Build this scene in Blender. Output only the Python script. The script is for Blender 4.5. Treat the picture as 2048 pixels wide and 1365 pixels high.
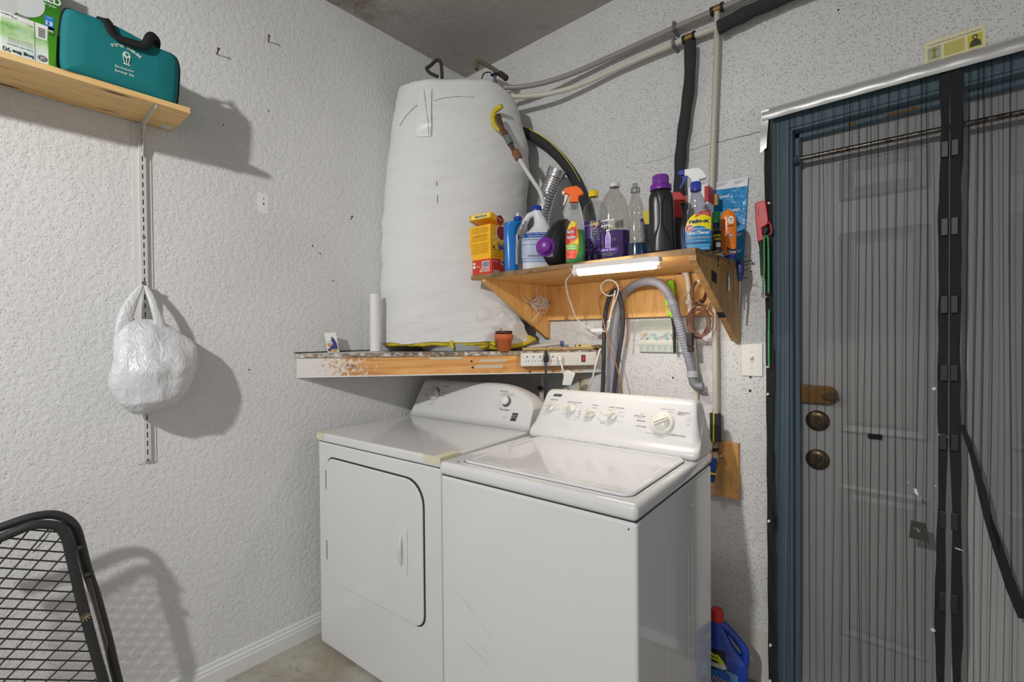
import bpy, bmesh, math, random
from mathutils import Vector, Matrix, noise
from mathutils.geometry import tessellate_polygon
for o in list(bpy.data.objects): bpy.data.objects.remove(o)
SC = bpy.context.scene
COL = SC.collection
R = math.radians
PI = math.pi
random.seed(7)

# ------------------------------------------------------------------ camera, world, light, exposure
F_PX, YAW, PITCH, ROLL = 942.965, .716204, -.01294, -.00826
CAM = Vector((1.95, -1.861, 1.267))
_f = Vector((-math.sin(YAW)*math.cos(PITCH), math.cos(YAW)*math.cos(PITCH), math.sin(PITCH)))
_r = Vector((math.cos(YAW), math.sin(YAW), 0)); _u = _r.cross(_f)
CR = math.cos(ROLL)*_r + math.sin(ROLL)*_u
CU = -math.sin(ROLL)*_r + math.cos(ROLL)*_u
CF = _f
cd = bpy.data.cameras.new('camera'); cam = bpy.data.objects.new('camera', cd); COL.objects.link(cam)
cd.sensor_width = 36.0; cd.lens = F_PX/2048*36.0; cd.clip_start = .02
cam.matrix_world = Matrix((( CR.x, CU.x, -CF.x, CAM.x), (CR.y, CU.y, -CF.y, CAM.y), (CR.z, CU.z, -CF.z, CAM.z), (0,0,0,1)))
SC.camera = cam

world = bpy.data.worlds.new('garage_air'); SC.world = world; world.use_nodes = True
world.node_tree.nodes['Background'].inputs[0].default_value = (1.0, 1.0, 1.0, 1)
world.node_tree.nodes['Background'].inputs[1].default_value = .42
ld = bpy.data.lights.new('ceiling_bulb', 'SPOT'); ld.energy = 205; ld.shadow_soft_size = .05; ld.color = (1, .985, .965); ld.spot_size = R(112); ld.spot_blend = 1.0
lo = bpy.data.objects.new('ceiling_bulb', ld); COL.objects.link(lo); lo.location = (1.4, -3.33, 2.49); lo.rotation_euler = Vector((-.9, 2.43, -1.72)).to_track_quat('-Z', 'Y').to_euler()
SC.view_settings.view_transform = 'Standard'; SC.view_settings.look = 'None'
SC.view_settings.exposure = 0.0; SC.view_settings.gamma = 1.0; SC.view_settings.use_curve_mapping = False

# ------------------------------------------------------------------ surveying helpers (photo pixel -> point on a known plane)
def ray(px, py): return CR*((px-1024)/F_PX) - CU*((py-682.5)/F_PX) + CF
def atX(px, py, X=0.0):
    d = ray(px, py); return CAM + d*((X-CAM.x)/d.x)
def atY(px, py, Y=0.0):
    d = ray(px, py); return CAM + d*((Y-CAM.y)/d.y)
def atZ(px, py, Z=0.0):
    d = ray(px, py); return CAM + d*((Z-CAM.z)/d.z)
def depth(P): return (P-CAM).dot(CF)
def size(npx, P): return npx*depth(P)/F_PX

# ------------------------------------------------------------------ materials
def lin(c):
    def g(x):
        x /= 255.0
        return x/12.92 if x <= .04045 else ((x+.055)/1.055)**2.4
    return (g(c[0]), g(c[1]), g(c[2]), 1.0)
class NT:
    def __init__(s, name):
        s.m = bpy.data.materials.new(name); s.m.use_nodes = True; s.t = s.m.node_tree
        s.b = s.t.nodes['Principled BSDF']; s.out = s.t.nodes['Material Output']
    def n(s, typ, ins=None, **kw):
        x = s.t.nodes.new(typ)
        for k, v in kw.items(): setattr(x, k, v)
        for k, v in (ins or {}).items(): s.set(x, k, v)
        return x
    def set(s, node, k, v):
        i = node.inputs[k]
        if isinstance(v, bpy.types.NodeSocket): s.t.links.new(v, i)
        elif isinstance(v, bpy.types.Node): s.t.links.new(v.outputs[0], i)
        else: i.default_value = v
    def bs(s, **kw):
        for k, v in kw.items(): s.set(s.b, {'col':'Base Color','rough':'Roughness','metal':'Metallic','trans':'Transmission Weight','ior':'IOR','normal':'Normal','coat':'Coat Weight','alpha':'Alpha','ecol':'Emission Color','estr':'Emission Strength','spec':'Specular IOR Level','sss':'Subsurface Weight','sheen':'Sheen Weight'}[k], v)
        return s.m
    def pos(s, scale=(1,1,1), obj=True):
        tc = s.n('ShaderNodeTexCoord')
        return s.n('ShaderNodeMapping', {'Vector': tc.outputs['Object' if obj else 'Generated'], 'Scale': scale}).outputs[0]
    def ramp(s, fac, stops, interp='LINEAR'):
        r = s.n('ShaderNodeValToRGB', {'Fac': fac}); r.color_ramp.interpolation = interp
        e = r.color_ramp.elements
        while len(e) < len(stops): e.new(.5)
        for i, (p, c) in enumerate(stops):
            e[i].position = p; e[i].color = c if len(c) == 4 else (*c, 1)
        return r.outputs[0]
    def mix(s, fac, a, b, mode='MIX'):
        x = s.n('ShaderNodeMix', data_type='RGBA', blend_type=mode)
        s.set(x, 0, fac); s.set(x, 6, a); s.set(x, 7, b)
        return x.outputs[2]
    def bump(s, h, strength=.3, dist=.002):
        return s.n('ShaderNodeBump', {'Height': h, 'Strength': strength, 'Distance': dist}).outputs[0]
    def noise(s, vec, scale, detail=2.0, rough=.5, dist=0.0):
        return s.n('ShaderNodeTexNoise', {'Vector': vec, 'Scale': scale, 'Detail': detail, 'Roughness': rough, 'Distortion': dist}).outputs[0]
_mc = {}
def P(col, rough=.5, metal=0.0, **kw):
    key = (tuple(col), rough, metal, tuple(sorted(kw.items())))
    if key in _mc: return _mc[key]
    t = NT('surface_%d_%d_%d' % tuple(int(c) for c in col))
    bumpy = kw.pop('bumpy', None)
    t.bs(col=lin(col), rough=rough, metal=metal, **kw)
    if bumpy:
        sc, st, di = bumpy
        t.bs(normal=t.bump(t.noise(t.pos(), sc, 3.0), st, di))
    _mc[key] = t.m
    return t.m
def plaster(name, col, scale, strength, dirt=None, pit=.5, lump=.5):
    t = NT(name); p = t.pos()
    jit = t.n('ShaderNodeVectorMath', {0: p, 1: t.n('ShaderNodeVectorMath', {0: t.n('ShaderNodeTexNoise', {'Vector': p, 'Scale': scale*.8}).outputs[1], 'Scale': .010}, operation='SCALE').outputs[0]}, operation='ADD').outputs[0]
    def dots(sc, thr):
        v = t.n('ShaderNodeTexVoronoi', {'Vector': jit, 'Scale': sc, 'Randomness': 1.0})
        on = t.ramp(t.n('ShaderNodeSeparateColor', {0: v.outputs['Color']}).outputs[0], [(thr, (1,1,1)), (thr+.02, (0,0,0))], 'LINEAR')
        d = t.ramp(v.outputs['Distance'], [(.12, (0,0,0)), (.30, (1,1,1))])
        return t.n('ShaderNodeMath', {0: d, 1: on}, operation='MAXIMUM').outputs[0]
    pits = t.n('ShaderNodeMath', {0: dots(scale, .62), 1: dots(scale*1.7, .5)}, operation='MULTIPLY').outputs[0]
    pits = t.mix(pit, (1,1,1,1), pits)
    lumps = t.ramp(t.noise(p, scale*.55, 3.0, .55), [(.32, (0,0,0)), (.62, (1,1,1))])
    h = t.mix(lump, pits, t.mix(.5, pits, lumps)); hh = t.mix(.10, h, t.noise(p, scale*3, 2.0))
    big = t.noise(p, 1.7, 3.0)
    base = t.mix(t.ramp(big, [(.35, (0,0,0)), (.7, (1,1,1))]), lin(col), lin([c*.955 for c in col]))
    if dirt:
        base = t.mix(t.ramp(t.noise(p, 2.3, 5.0, .65), [(.56, (0,0,0)), (.72, (1,1,1))]), base, lin(dirt))
    return t.bs(col=base, rough=.7, normal=t.bump(hh, strength, .0035))
def wood(name, light, dark, axis='x', freq=38.0, rough=.55, knots=True, dirt=None, coat=0.0, blotch=None, pine=False):
    t = NT(name)
    sc = {'x': (1.2, 12, 12), 'y': (12, 1.2, 12), 'z': (12, 12, 1.2)}[axis]
    p = t.pos(sc)
    w = t.noise(p, 1.6, 6.0, .62, 1.4)
    g = t.noise(t.pos(tuple(s*4 for s in sc)), 3.0, 3.0, .6)
    f = t.mix(.35, w, g)
    c = t.ramp(f, [(.34, lin(dark)), (.5, lin([(a*.75+b*.25) for a, b in zip(light, dark)])), (.64, lin(light))])
    if knots:
        ks = {'x': (3.2, 9, 9), 'y': (9, 3.2, 9), 'z': (9, 9, 3.2)}[axis]
        v = t.n('ShaderNodeTexVoronoi', {'Vector': t.pos(ks), 'Scale': 1.0}).outputs['Distance']
        c = t.mix(t.ramp(v, [(.07, (1,1,1)), (.17, (0,0,0))]), c, lin([x*.42 for x in dark]))
    if pine:
        ks = {'x': (5, 22, 22), 'y': (22, 5, 22), 'z': (22, 22, 5)}[axis]
        v = t.n('ShaderNodeTexVoronoi', {'Vector': t.pos(ks), 'Scale': 1.0}).outputs['Distance']
        c = t.mix(t.ramp(v, [(.10, (1,1,1)), (.22, (0,0,0))]), c, lin((112,66,30)))
        c = t.mix(t.ramp(t.noise(t.pos(tuple(x*1.5 for x in sc)), 2.2, 4, .6, .6), [(.60, (0,0,0)), (.66, (.55,.55,.55))]), c, lin((168,112,54)))
    if dirt:
        c = t.mix(t.ramp(t.noise(t.pos(), 6.0, 5.0, .7), [(.5, (0,0,0)), (.68, (1,1,1))]), c, lin(dirt))
    if blotch:
        c = t.mix(t.ramp(t.noise(t.pos(), 45.0, 6.0, .75), [(.48, (0,0,0)), (.6, (1,1,1))]), c, lin(blotch))
    return t.bs(col=c, rough=rough, coat=coat, normal=t.bump(g, .25, .001))

# ------------------------------------------------------------------ mesh builder
MW = {}
_fonts = {}
def text_mesh(s, bold=0.0, shear=0.0, spacing=1.0):
    key = (s, bold, shear, spacing)
    if key not in _fonts:
        cu = bpy.data.curves.new('lettering', 'FONT'); cu.body = s; cu.size = 1.0; cu.align_x = 'CENTER'; cu.align_y = 'CENTER'
        cu.offset = bold; cu.shear = shear; cu.space_character = spacing; cu.resolution_u = 3
        ob = bpy.data.objects.new('lettering', cu)
        me = ob.to_mesh()
        vs = [v.co.copy() for v in me.vertices]; fs = [tuple(p.vertices) for p in me.polygons]
        ob.to_mesh_clear(); bpy.data.objects.remove(ob); bpy.data.curves.remove(cu)
        if vs:
            x0 = min(v.x for v in vs); x1 = max(v.x for v in vs); y0 = min(v.y for v in vs); y1 = max(v.y for v in vs)
            vs = [Vector((v.x-(x0+x1)/2, v.y-(y0+y1)/2, 0)) for v in vs]
            _fonts[key] = (vs, fs, x1-x0, y1-y0)
        else: _fonts[key] = ([], [], 1, 1)
    return _fonts[key]
class MB:
    def __init__(s, M=None): s.v = []; s.f = []; s.fm = []; s.fs = []; s.mats = []; s.M = M or Matrix.Identity(4)
    def mi(s, m):
        if m not in s.mats: s.mats.append(m)
        return s.mats.index(m)
    def add(s, vs, fs, m, smooth=False, M=None):
        T = s.M @ M if M is not None else s.M
        o = len(s.v); k = s.mi(m)
        s.v += [T @ Vector(v) for v in vs]
        for f in fs:
            s.f.append(tuple(i+o for i in f)); s.fm.append(k); s.fs.append(smooth)
        return s
    def bm(s, bm, m, smooth=False, M=None):
        bm.verts.index_update()
        s.add([v.co for v in bm.verts], [[v.index for v in f.verts] for f in bm.faces], m, smooth, M); bm.free(); return s
    def box(s, c, d, m, M=None, bevel=0.0, seg=2, smooth=False):
        bm = bmesh.new(); bmesh.ops.create_cube(bm, size=1.0)
        for v in bm.verts: v.co = Vector((v.co.x*d[0]+c[0], v.co.y*d[1]+c[1], v.co.z*d[2]+c[2]))
        if bevel: bmesh.ops.bevel(bm, geom=list(bm.edges), offset=bevel, segments=seg, profile=.5, affect='EDGES')
        return s.bm(bm, m, smooth, M)
    def bb(s, a, b, m, M=None, bevel=0.0, seg=2, smooth=False):   # box between two corners
        return s.box([(x+y)/2 for x, y in zip(a, b)], [abs(y-x) for x, y in zip(a, b)], m, M, bevel, seg, smooth)
    def rings(s, rs, m, caps=True, smooth=True, closed=False, M=None):
        n = len(rs[0]); vs = [p for r in rs for p in r]; fs = []
        K = len(rs)
        for i in range(K if closed else K-1):
            a = i*n; b = ((i+1) % K)*n
            for j in range(n):
                k = (j+1) % n; fs.append((a+j, a+k, b+k, b+j))
        s.add(vs, fs, m, smooth, M)
        if caps and not closed:
            s.add(rs[0], [tuple(reversed(range(n)))], m, False, M); s.add(rs[-1], [tuple(range(n))], m, False, M)
        return s
    def tube(s, pts, r, m, n=10, caps=True, closed=False, M=None, flat=1.0):
        pts = [Vector(p) for p in pts]; K = len(pts); rs = []
        if not hasattr(r, '__len__'): r = [r]*K
        tans = []
        for i in range(K):
            if closed: t = pts[(i+1) % K]-pts[i-1]
            else: t = pts[min(i+1, K-1)]-pts[max(i-1, 0)]
            tans.append(t.normalized() if t.length > 1e-9 else Vector((0,0,1)))
        ref = Vector((0,0,1)) if abs(tans[0].z) < .9 else Vector((1,0,0))
        nrm = (ref - tans[0]*ref.dot(tans[0])).normalized()
        for i in range(K):
            t = tans[i]; nrm = (nrm - t*nrm.dot(t))
            nrm = nrm.normalized() if nrm.length > 1e-6 else t.orthogonal().normalized()
            bi = t.cross(nrm)
            rs.append([pts[i] + (nrm*math.cos(2*PI*j/n) + bi*math.sin(2*PI*j/n)*flat)*r[i] for j in range(n)])
        return s.rings(rs, m, caps, True, closed, M)
    def cyl(s, a, b, r, m, n=20, r2=None, M=None, smooth=True):
        a = Vector(a); b = Vector(b)
        return s.tube([a, b], [r, r if r2 is None else r2], m, n, M=M)
    def lathe(s, prof, m, n=32, M=None, caps=True, smooth=True):
        rs = [[Vector((r*math.cos(2*PI*j/n), r*math.sin(2*PI*j/n), z)) for j in range(n)] for r, z in prof]
        return s.rings(rs, m, caps, smooth, False, M)
    def prism(s, poly, z0, z1, m, M=None, smooth=False, bevel=0.0):
        n = len(poly); tri = tessellate_polygon([[Vector((p[0], p[1], 0)) for p in poly]])
        if bevel:
            bm = bmesh.new(); vs = [bm.verts.new((p[0], p[1], z0)) for p in poly]; f = bm.faces.new(vs)
            ex = bmesh.ops.extrude_face_region(bm, geom=[f])
            for g in ex['geom']:
                if isinstance(g, bmesh.types.BMVert): g.co.z = z1
            es = [e for e in bm.edges if abs(e.verts[0].co.z-e.verts[1].co.z) < 1e-9]
            bmesh.ops.bevel(bm, geom=es, offset=bevel, segments=2, profile=.5, affect='EDGES')
            bmesh.ops.recalc_face_normals(bm, faces=list(bm.faces))
            return s.bm(bm, m, smooth, M)
        vs = [(p[0], p[1], z0) for p in poly] + [(p[0], p[1], z1) for p in poly]
        fs = [tuple(reversed(t)) for t in tri] + [tuple(i+n for i in t) for t in tri] + [(i, (i+1) % n, (i+1) % n+n, i+n) for i in range(n)]
        return s.add(vs, fs, m, smooth, M)
    def flat(s, poly, m, M=None, z=0.0):
        tri = tessellate_polygon([[Vector((p[0], p[1], 0)) for p in poly]])
        return s.add([(p[0], p[1], z) for p in poly], [tuple(t) for t in tri], m, False, M)
    def grid(s, fn, nu, nv, m, smooth=True, M=None):
        vs = [fn(i/nu, j/nv) for j in range(nv+1) for i in range(nu+1)]
        fs = [(j*(nu+1)+i, j*(nu+1)+i+1, (j+1)*(nu+1)+i+1, (j+1)*(nu+1)+i) for j in range(nv) for i in range(nu)]
        return s.add(vs, fs, m, smooth, M)
    def text(s, st, h, m, M=None, at=(0,0), w=None, bold=0.0, shear=0.0, warp=None, rot=0.0, z=0.0, spacing=1.0):
        vs, fs, tw, th = text_mesh(st, bold, shear, spacing)
        if not vs: return s
        k = h/max(th, .01); kx = k if w is None else w/tw
        out = []
        c, sn = math.cos(rot), math.sin(rot)
        for v in vs:
            x, y = v.x*kx, v.y*k; x, y = x*c-y*sn+at[0], x*sn+y*c+at[1]
            out.append(warp(x, y) if warp else Vector((x, y, z)))
        return s.add(out, fs, m, False, M)
    def build(s, name, parent=None, origin=None):
        me = bpy.data.meshes.new(name)
        if parent is None:
            if origin is None:
                xs = [v.x for v in s.v]; ys = [v.y for v in s.v]; zs = [v.z for v in s.v]
                origin = ((min(xs)+max(xs))/2, (min(ys)+max(ys))/2, min(zs))
            T = Matrix.Translation(origin)
        else: T = MW[parent.name]
        inv = T.inverted()
        me.from_pydata([tuple(inv @ v) for v in s.v], [], s.f)
        for m in s.mats: me.materials.append(m)
        me.polygons.foreach_set('material_index', s.fm); me.polygons.foreach_set('use_smooth', s.fs)
        me.update()
        ob = bpy.data.objects.new(name, me); COL.objects.link(ob)
        if parent is None: ob.matrix_world = T
        else: ob.parent = parent
        MW[ob.name] = T
        return ob
def tag(o, label, cat, group=None):
    o['label'] = label; o['category'] = cat
    if group: o['group'] = group
    return o
def thing(name, label, cat, loc=(0,0,0), rz=0.0, group=None, M=None):
    o = bpy.data.objects.new(name, None); COL.objects.link(o); o.empty_display_size = .05
    T = M if M is not None else Matrix.Translation(loc) @ Matrix.Rotation(rz, 4, 'Z')
    o.matrix_world = T; MW[o.name] = T
    return tag(o, label, cat, group)
def struct(o): o['kind'] = 'structure'; return o
def lab(o, s): o['label'] = s; return o
def frame(o, x, y):                                   # matrix from an origin and two axes (z = x cross y)
    o = Vector(o); x = Vector(x).normalized(); y = Vector(y); y = (y - x*y.dot(x)).normalized(); z = x.cross(y)
    return Matrix(((x.x,y.x,z.x,o.x),(x.y,y.y,z.y,o.y),(x.z,y.z,z.z,o.z),(0,0,0,1)))
def rrect(x0, y0, x1, y1, r, n=6):
    if not hasattr(r, '__len__'): r = (r,)*4            # bl, br, tr, tl
    out = []
    for (cx, cy, a, q) in ((x0+r[0], y0+r[0], 180, r[0]), (x1-r[1], y0+r[1], 270, r[1]), (x1-r[2], y1-r[2], 0, r[2]), (x0+r[3], y1-r[3], 90, r[3])):
        for i in range(n+1):
            t = R(a+90*i/n); out.append((cx+q*math.cos(t), cy+q*math.sin(t)))
    return out
def ell(cx, cy, a, b, n=28): return [(cx+a*math.cos(2*PI*i/n), cy+b*math.sin(2*PI*i/n)) for i in range(n)]
def spline(pts, k=8, closed=False):
    pts = [Vector(p) for p in pts]; N = len(pts); out = []
    for i in range(N if closed else N-1):
        if closed: p0, p1, p2, p3 = pts[i-1], pts[i], pts[(i+1) % N], pts[(i+2) % N]
        else: p0, p1, p2, p3 = pts[max(i-1, 0)], pts[i], pts[i+1], pts[min(i+2, N-1)]
        for j in range(k):
            t = j/k
            out.append(.5*((2*p1)+(p2-p0)*t+(2*p0-5*p1+4*p2-p3)*t*t+(3*p1-p0-3*p2+p3)*t**3))
    if not closed: out.append(pts[-1])
    return out
WHITE = P((228,228,226), .45); BLACK = P((14,14,16), .6); STEEL = P((150,150,150), .35, .9)
# ================================================================== THE ROOM
M_WL = plaster('left_wall_plaster', (222,222,221), 105, .8, pit=.75, lump=.9)
M_WB = plaster('back_wall_plaster', (222,222,221), 135, 1.0, pit=1.0, lump=.35)
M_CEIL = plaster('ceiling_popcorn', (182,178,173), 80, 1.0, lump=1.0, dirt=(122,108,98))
t = NT('concrete_floor'); p = t.pos()
c = t.mix(t.ramp(t.noise(p, 5, 6, .65), [(.4,(0,0,0)),(.62,(1,1,1))]), lin((176,172,162)), lin((150,142,126)))
c = t.mix(t.ramp(t.noise(p, 14, 5, .7, 1.0), [(.6,(0,0,0)),(.72,(1,1,1))]), c, lin((118,106,88)))
M_FLOOR = t.bs(col=c, rough=.75, normal=t.bump(t.noise(p, 60, 4), .2, .002))
M_BASE = P((222,222,220), .35)
H = 2.722
DX0, DX1, DZ = 1.612, 2.50, 1.965
b = MB(); b.bb((-.14,-4.4,-.05), (0,.14,H+.1), M_WL); struct(b.build('wall_left'))
b = MB()
b.bb((0,0,-.05), (DX0,.14,H+.1), M_WB); b.bb((DX0,0,DZ), (DX1,.14,H+.1), M_WB); b.bb((DX1,0,-.05), (3.9,.14,H+.1), M_WB)
struct(b.build('wall_back'))
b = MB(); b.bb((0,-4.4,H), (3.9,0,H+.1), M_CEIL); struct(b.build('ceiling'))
b = MB(); b.bb((0,-4.4,-.05), (3.9,0,0), M_FLOOR); struct(b.build('floor'))
# left baseboard with an ogee top
prof = [(0,0),(.014,0),(.014,.05),(.011,.056),(.011,.064),(.006,.070),(.006,.078),(.002,.084),(0,.084)]
b = MB(); b.prism(prof, 0, 4.4, M_BASE, M=Matrix(((1,0,0,0),(0,0,-1,0),(0,1,0,0),(0,0,0,1))))
struct(b.build('baseboard_left'))
# low painted concrete curb at the foot of the back wall
b = MB(); b.bb((.0,-.006,0), (1.56,0,.198), P((214,212,204), .45, bumpy=(40,.1,.002)), bevel=.002); struct(b.build('trim_1'))
# hairline crack in the plaster
b = MB(); cp = [atY(px,py,-.0006) for px,py in ((1290,326),(1330,317),(1352,308),(1375,302),(1400,294),(1418,289),(1440,283),(1462,278),(1490,271),(1508,266),(1525,262))]
cp2 = []
for i in range(len(cp)-1):
    for k in range(4):
        q = cp[i].lerp(cp[i+1], k/4); q.z += random.uniform(-.0025,.0025); cp2.append(q)
b.tube(cp2, [.0004+.0009*i/len(cp2) for i in range(len(cp2))], P((96,92,88), .9), 5)
struct(b.build('wall_crack'))

# ---- door frame and door
M_TEAL = P((122,150,164), .5, bumpy=(30,.15,.002))
b = MB()
b.bb((1.552,-.016,0), (1.606,0,2.02), M_TEAL, bevel=.004)             # left casing
b.bb((1.556,-.022,0), (1.566,-.012,2.02), M_TEAL, bevel=.003)
b.bb((1.606,-.016,1.965), (2.56,0,2.02), M_TEAL, bevel=.004)          # head casing
b.bb((1.606,-.010,0), (1.614,.13,1.965), M_TEAL, bevel=.002)          # jamb
b.bb((1.612,-.010,1.957), (2.50,.13,1.966), M_TEAL)
b.bb((1.613,.028,0), (1.630,.056,1.957), M_TEAL, bevel=.002)          # stops
b.bb((1.612,.028,1.938), (2.50,.056,1.958), M_TEAL, bevel=.002)
b.bb((2.494,-.010,0), (2.50,.13,1.965), M_TEAL); b.bb((2.50,-.016,0), (2.56,0,2.02), M_TEAL, bevel=.004)
fr = struct(b.build('trim_2'))
b = MB()
for (x0,x1,z) in ((1.86,1.94,1.935),(1.765,1.785,1.937),(2.36,2.42,1.935)): b.bb((x0,.0265,z+.004), (x1,.0285,z+.012), P((170,128,70), .8))
struct(b.build('trim_3'))
M_DOOR = P((206,206,206), .42)
b = MB(); b.bb((1.618,.062,.008), (2.492,.105,1.95), M_DOOR, bevel=.002)
door = struct(b.build('door_1'))
cols = ((1.735,1.972),(2.13,2.37)); rows = ((.24,.757),(.925,1.60),(1.70,1.84))
for x0,x1 in cols:
    for z0,z1 in rows:
        b = MB(); Mf = frame((0,.062,0), (1,0,0), (0,0,1))
        for q, hgt in ((0,.005),(.018,-.0005),(.03,.003)):
            pass
        outer = rrect(x0,z0,x1,z1,.006,3); mid = rrect(x0+.012,z0+.012,x1-.012,z1-.012,.006,3); inn = rrect(x0+.03,z0+.03,x1-.03,z1-.03,.006,3)
        rs = [[Vector((p[0],p[1],h)) for p in ring] for ring, h in ((outer,-.001),(mid,.005),(inn,.001),(rrect(x0+.045,z0+.045,x1-.045,z1-.045,.006,3),.0045))]
        b.rings(rs, M_DOOR, caps=False, smooth=False, M=Mf); b.flat([(p[0],p[1]) for p in rs[-1]], M_DOOR, Mf, .0045)
        b.build('panel', door)
M_BRASS = P((150,112,60), .45, .7); M_ABR = P((120,104,78), .35, .85)
b = MB(); Mf = frame((0,.062,0), (1,0,0), (0,0,1))
b.prism([(1.622,1.022),(1.706,1.022)]+[(1.706+.03*math.cos(R(a)),1.053+.031*math.sin(R(a))) for a in range(-80,81,16)]+[(1.706,1.084),(1.622,1.084)], 0, .02, M_BRASS, Mf, bevel=.003)
lk = b.build('rim_lock', door); lab(lk, 'brass rim lock with rounded end')
b = MB(); b.prism(ell(1.715,1.052,.022,.014,20), .02, .034, M_ABR, Mf, bevel=.002); b.build('thumb_turn', lk)
b = MB()
for q in (1.036,1.066): b.bb((1.60,.046,q-.008), (1.632,.07,q+.008), M_BRASS, bevel=.002)
b.build('strike', lk)
b = MB()
for x,z in ((1.648,1.03),(1.648,1.076),(1.676,1.076)): b.prism(ell(x,z,.0035,.0035,10), .02, .022, STEEL, Mf)
b.build('screw', lk)
for z, rot in ((.961,-35),(.826,55)):
    b = MB(); b.lathe([(.036,0),(.036,.003),(.031,.008),(.02,.010)], M_ABR, 28, M=Matrix.Translation((1.677,.062,z)) @ Matrix.Rotation(R(90),4,'X')); dl = b.build('deadbolt_rose', door); lab(dl,'round antique brass rose')
    b = MB(); b.box((0,0,.018), (.034,.009,.016), M_ABR, M=Matrix.Translation((1.677,.062,z)) @ Matrix.Rotation(R(90),4,'X') @ Matrix.Rotation(R(rot),4,'Z'), bevel=.003); b.build('thumb_turn', dl)
b = MB(); q0 = atY(1736,867,.061); q1 = atY(1764,880,.061); b.bb((q0.x,.056,q1.z), (q1.x,.064,q0.z), BLACK); lab(b.build('black_patch', door), 'small black rectangle')
# tension rod in the doorway
b = MB(); t = NT('rusty_chrome'); M_ROD = t.bs(col=t.mix(t.ramp(t.noise(t.pos(),60,5,.7),[(.5,(0,0,0)),(.62,(1,1,1))]), lin((150,146,138)), lin((96,70,46))), rough=.32, metal=.9)
tr = thing('tension_rod', 'rusty chrome tension rod spanning the doorway near the top of the door', 'rod', (2.06,.01,1.855))
b = MB(); b.cyl((1.622,.01,1.861), (2.488,.01,1.852), .0085, M_ROD, 16); b.build('rod', tr)
b = MB(); b.cyl((1.614,.01,1.861), (1.636,.01,1.861), .016, P((90,120,140),.6), 16, .012); b.build('end_cup', tr)

# ---- magnetic mesh screen over the doorway
def meshmat(name, dens, col=(30,30,34)):
    t = NT(name); tr_ = t.n('ShaderNodeBsdfTransparent'); d = t.n('ShaderNodeBsdfDiffuse', {'Color': lin(col)})
    w = t.n('ShaderNodeTexWave', {'Vector': t.pos(), 'Scale': 90.0, 'Distortion': .0}, wave_type='BANDS', bands_direction='DIAGONAL').outputs[0]
    fac = t.n('ShaderNodeMath', {0: w, 1: .24, 2: dens-.12}, operation='MULTIPLY_ADD').outputs[0]
    mx = t.n('ShaderNodeMixShader', {0: fac}); t.t.links.new(tr_.outputs[0], mx.inputs[1]); t.t.links.new(d.outputs[0], mx.inputs[2])
    t.t.links.new(mx.outputs[0], t.out.inputs['Surface']); return t.m
M_NET = meshmat('black_netting', .38); M_NET2 = meshmat('single_netting', .2); M_PLEAT = meshmat('folded_netting', .62)
M_BAND = P((26,26,32), .85, bumpy=(300,.4,.001)); M_MAG = P((40,40,44), .4)
sc = thing('magnetic_screen_door', 'black magnetic mesh screen curtain hanging over the doorway, torn at lower right', 'screen', (2.0,-.03,0))
SY = -.034
XL, XB0, XB1, XC, XB2, XR = 1.551, 1.985, 2.006, 2.008, 2.032, 2.54
ztop = lambda x: 2.012
def wav(x, z): return SY + .004*math.sin(x*95) + .003*math.sin(x*41+z*1.3) + .002*math.sin(z*7+x*20)
def gap(z): return .011*max(0, min(1, (.95-z)/.25))*(.75+.25*math.sin(z*9))
b = MB(); b.grid(lambda u,v: Vector((XL+(XB0+.005-XL)*u, wav(XL+(XB0-XL)*u, v*2), .01+2.002*v)), 90, 30, M_NET); lab(b.build('mesh_panel', sc), 'left mesh panel')
dg = [atY(px,py,SY) for px,py in ((1925,850),(1945,905),(1960,965),(1976,1035),(2000,1110),(2024,1180),(2048,1235))]
dgx = [p.x for p in dg]; dgz = [p.z for p in dg]
def diag(x):
    if x <= dgx[0]: return dgz[0]
    for i in range(len(dgx)-1):
        if x <= dgx[i+1]: return dgz[i]+(dgz[i+1]-dgz[i])*(x-dgx[i])/(dgx[i+1]-dgx[i])
    return max(.02, dgz[-1]+(x-dgx[-1])*(dgz[-1]-dgz[-2])/(dgx[-1]-dgx[-2]))
b = MB()
def rp(u, v):
    x = XB2+(XR-XB2)*u; z0 = diag(x); z = z0+(2.012-z0)*v
    return Vector((x, wav(x, z)-.006*(1-v), z))
b.grid(rp, 90, 30, M_NET); lab(b.build('mesh_panel', sc), 'upper right mesh panel, bunched back')
b = MB()
def rp2(u, v):
    x = XB2+(XR-XB2)*u; z1 = diag(x); z = .01+(z1-.01)*v
    return Vector((x, wav(x, z)+.006, z))
b.grid(rp2, 60, 16, M_NET2); lab(b.build('mesh_panel', sc), 'lower right single layer of mesh')
b = MB(); rr = random.Random(3)
def strip(x, w, z0, z1, slope=0, off=.004, m=None, wob=.003):
    def fn(u, v):
        z = z0+(z1-z0)*v; xx = x+slope*(z-1)+wob*math.sin(z*3.1+x*50)+w*(u-.5)
        return Vector((xx, wav(xx, z)-off, z))
    b.grid(fn, 1, 26, m or M_PLEAT)
x = XL+.012
while x < XB0-.008:
    strip(x, rr.uniform(.0016,.0038), .01, 2.0, rr.uniform(-.004,.006)); x += rr.uniform(.011,.026)
x = XB2+.012
while x < XR-.01:
    strip(x, rr.uniform(.002,.0045), diag(x)+.0, 2.0, rr.uniform(-.003,.003)); strip(x+.006, .0022, .01, diag(x), .004, -.003); x += rr.uniform(.014,.026)
lab(b.build('pleats', sc), 'vertical folds in the mesh')
b = MB()
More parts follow.
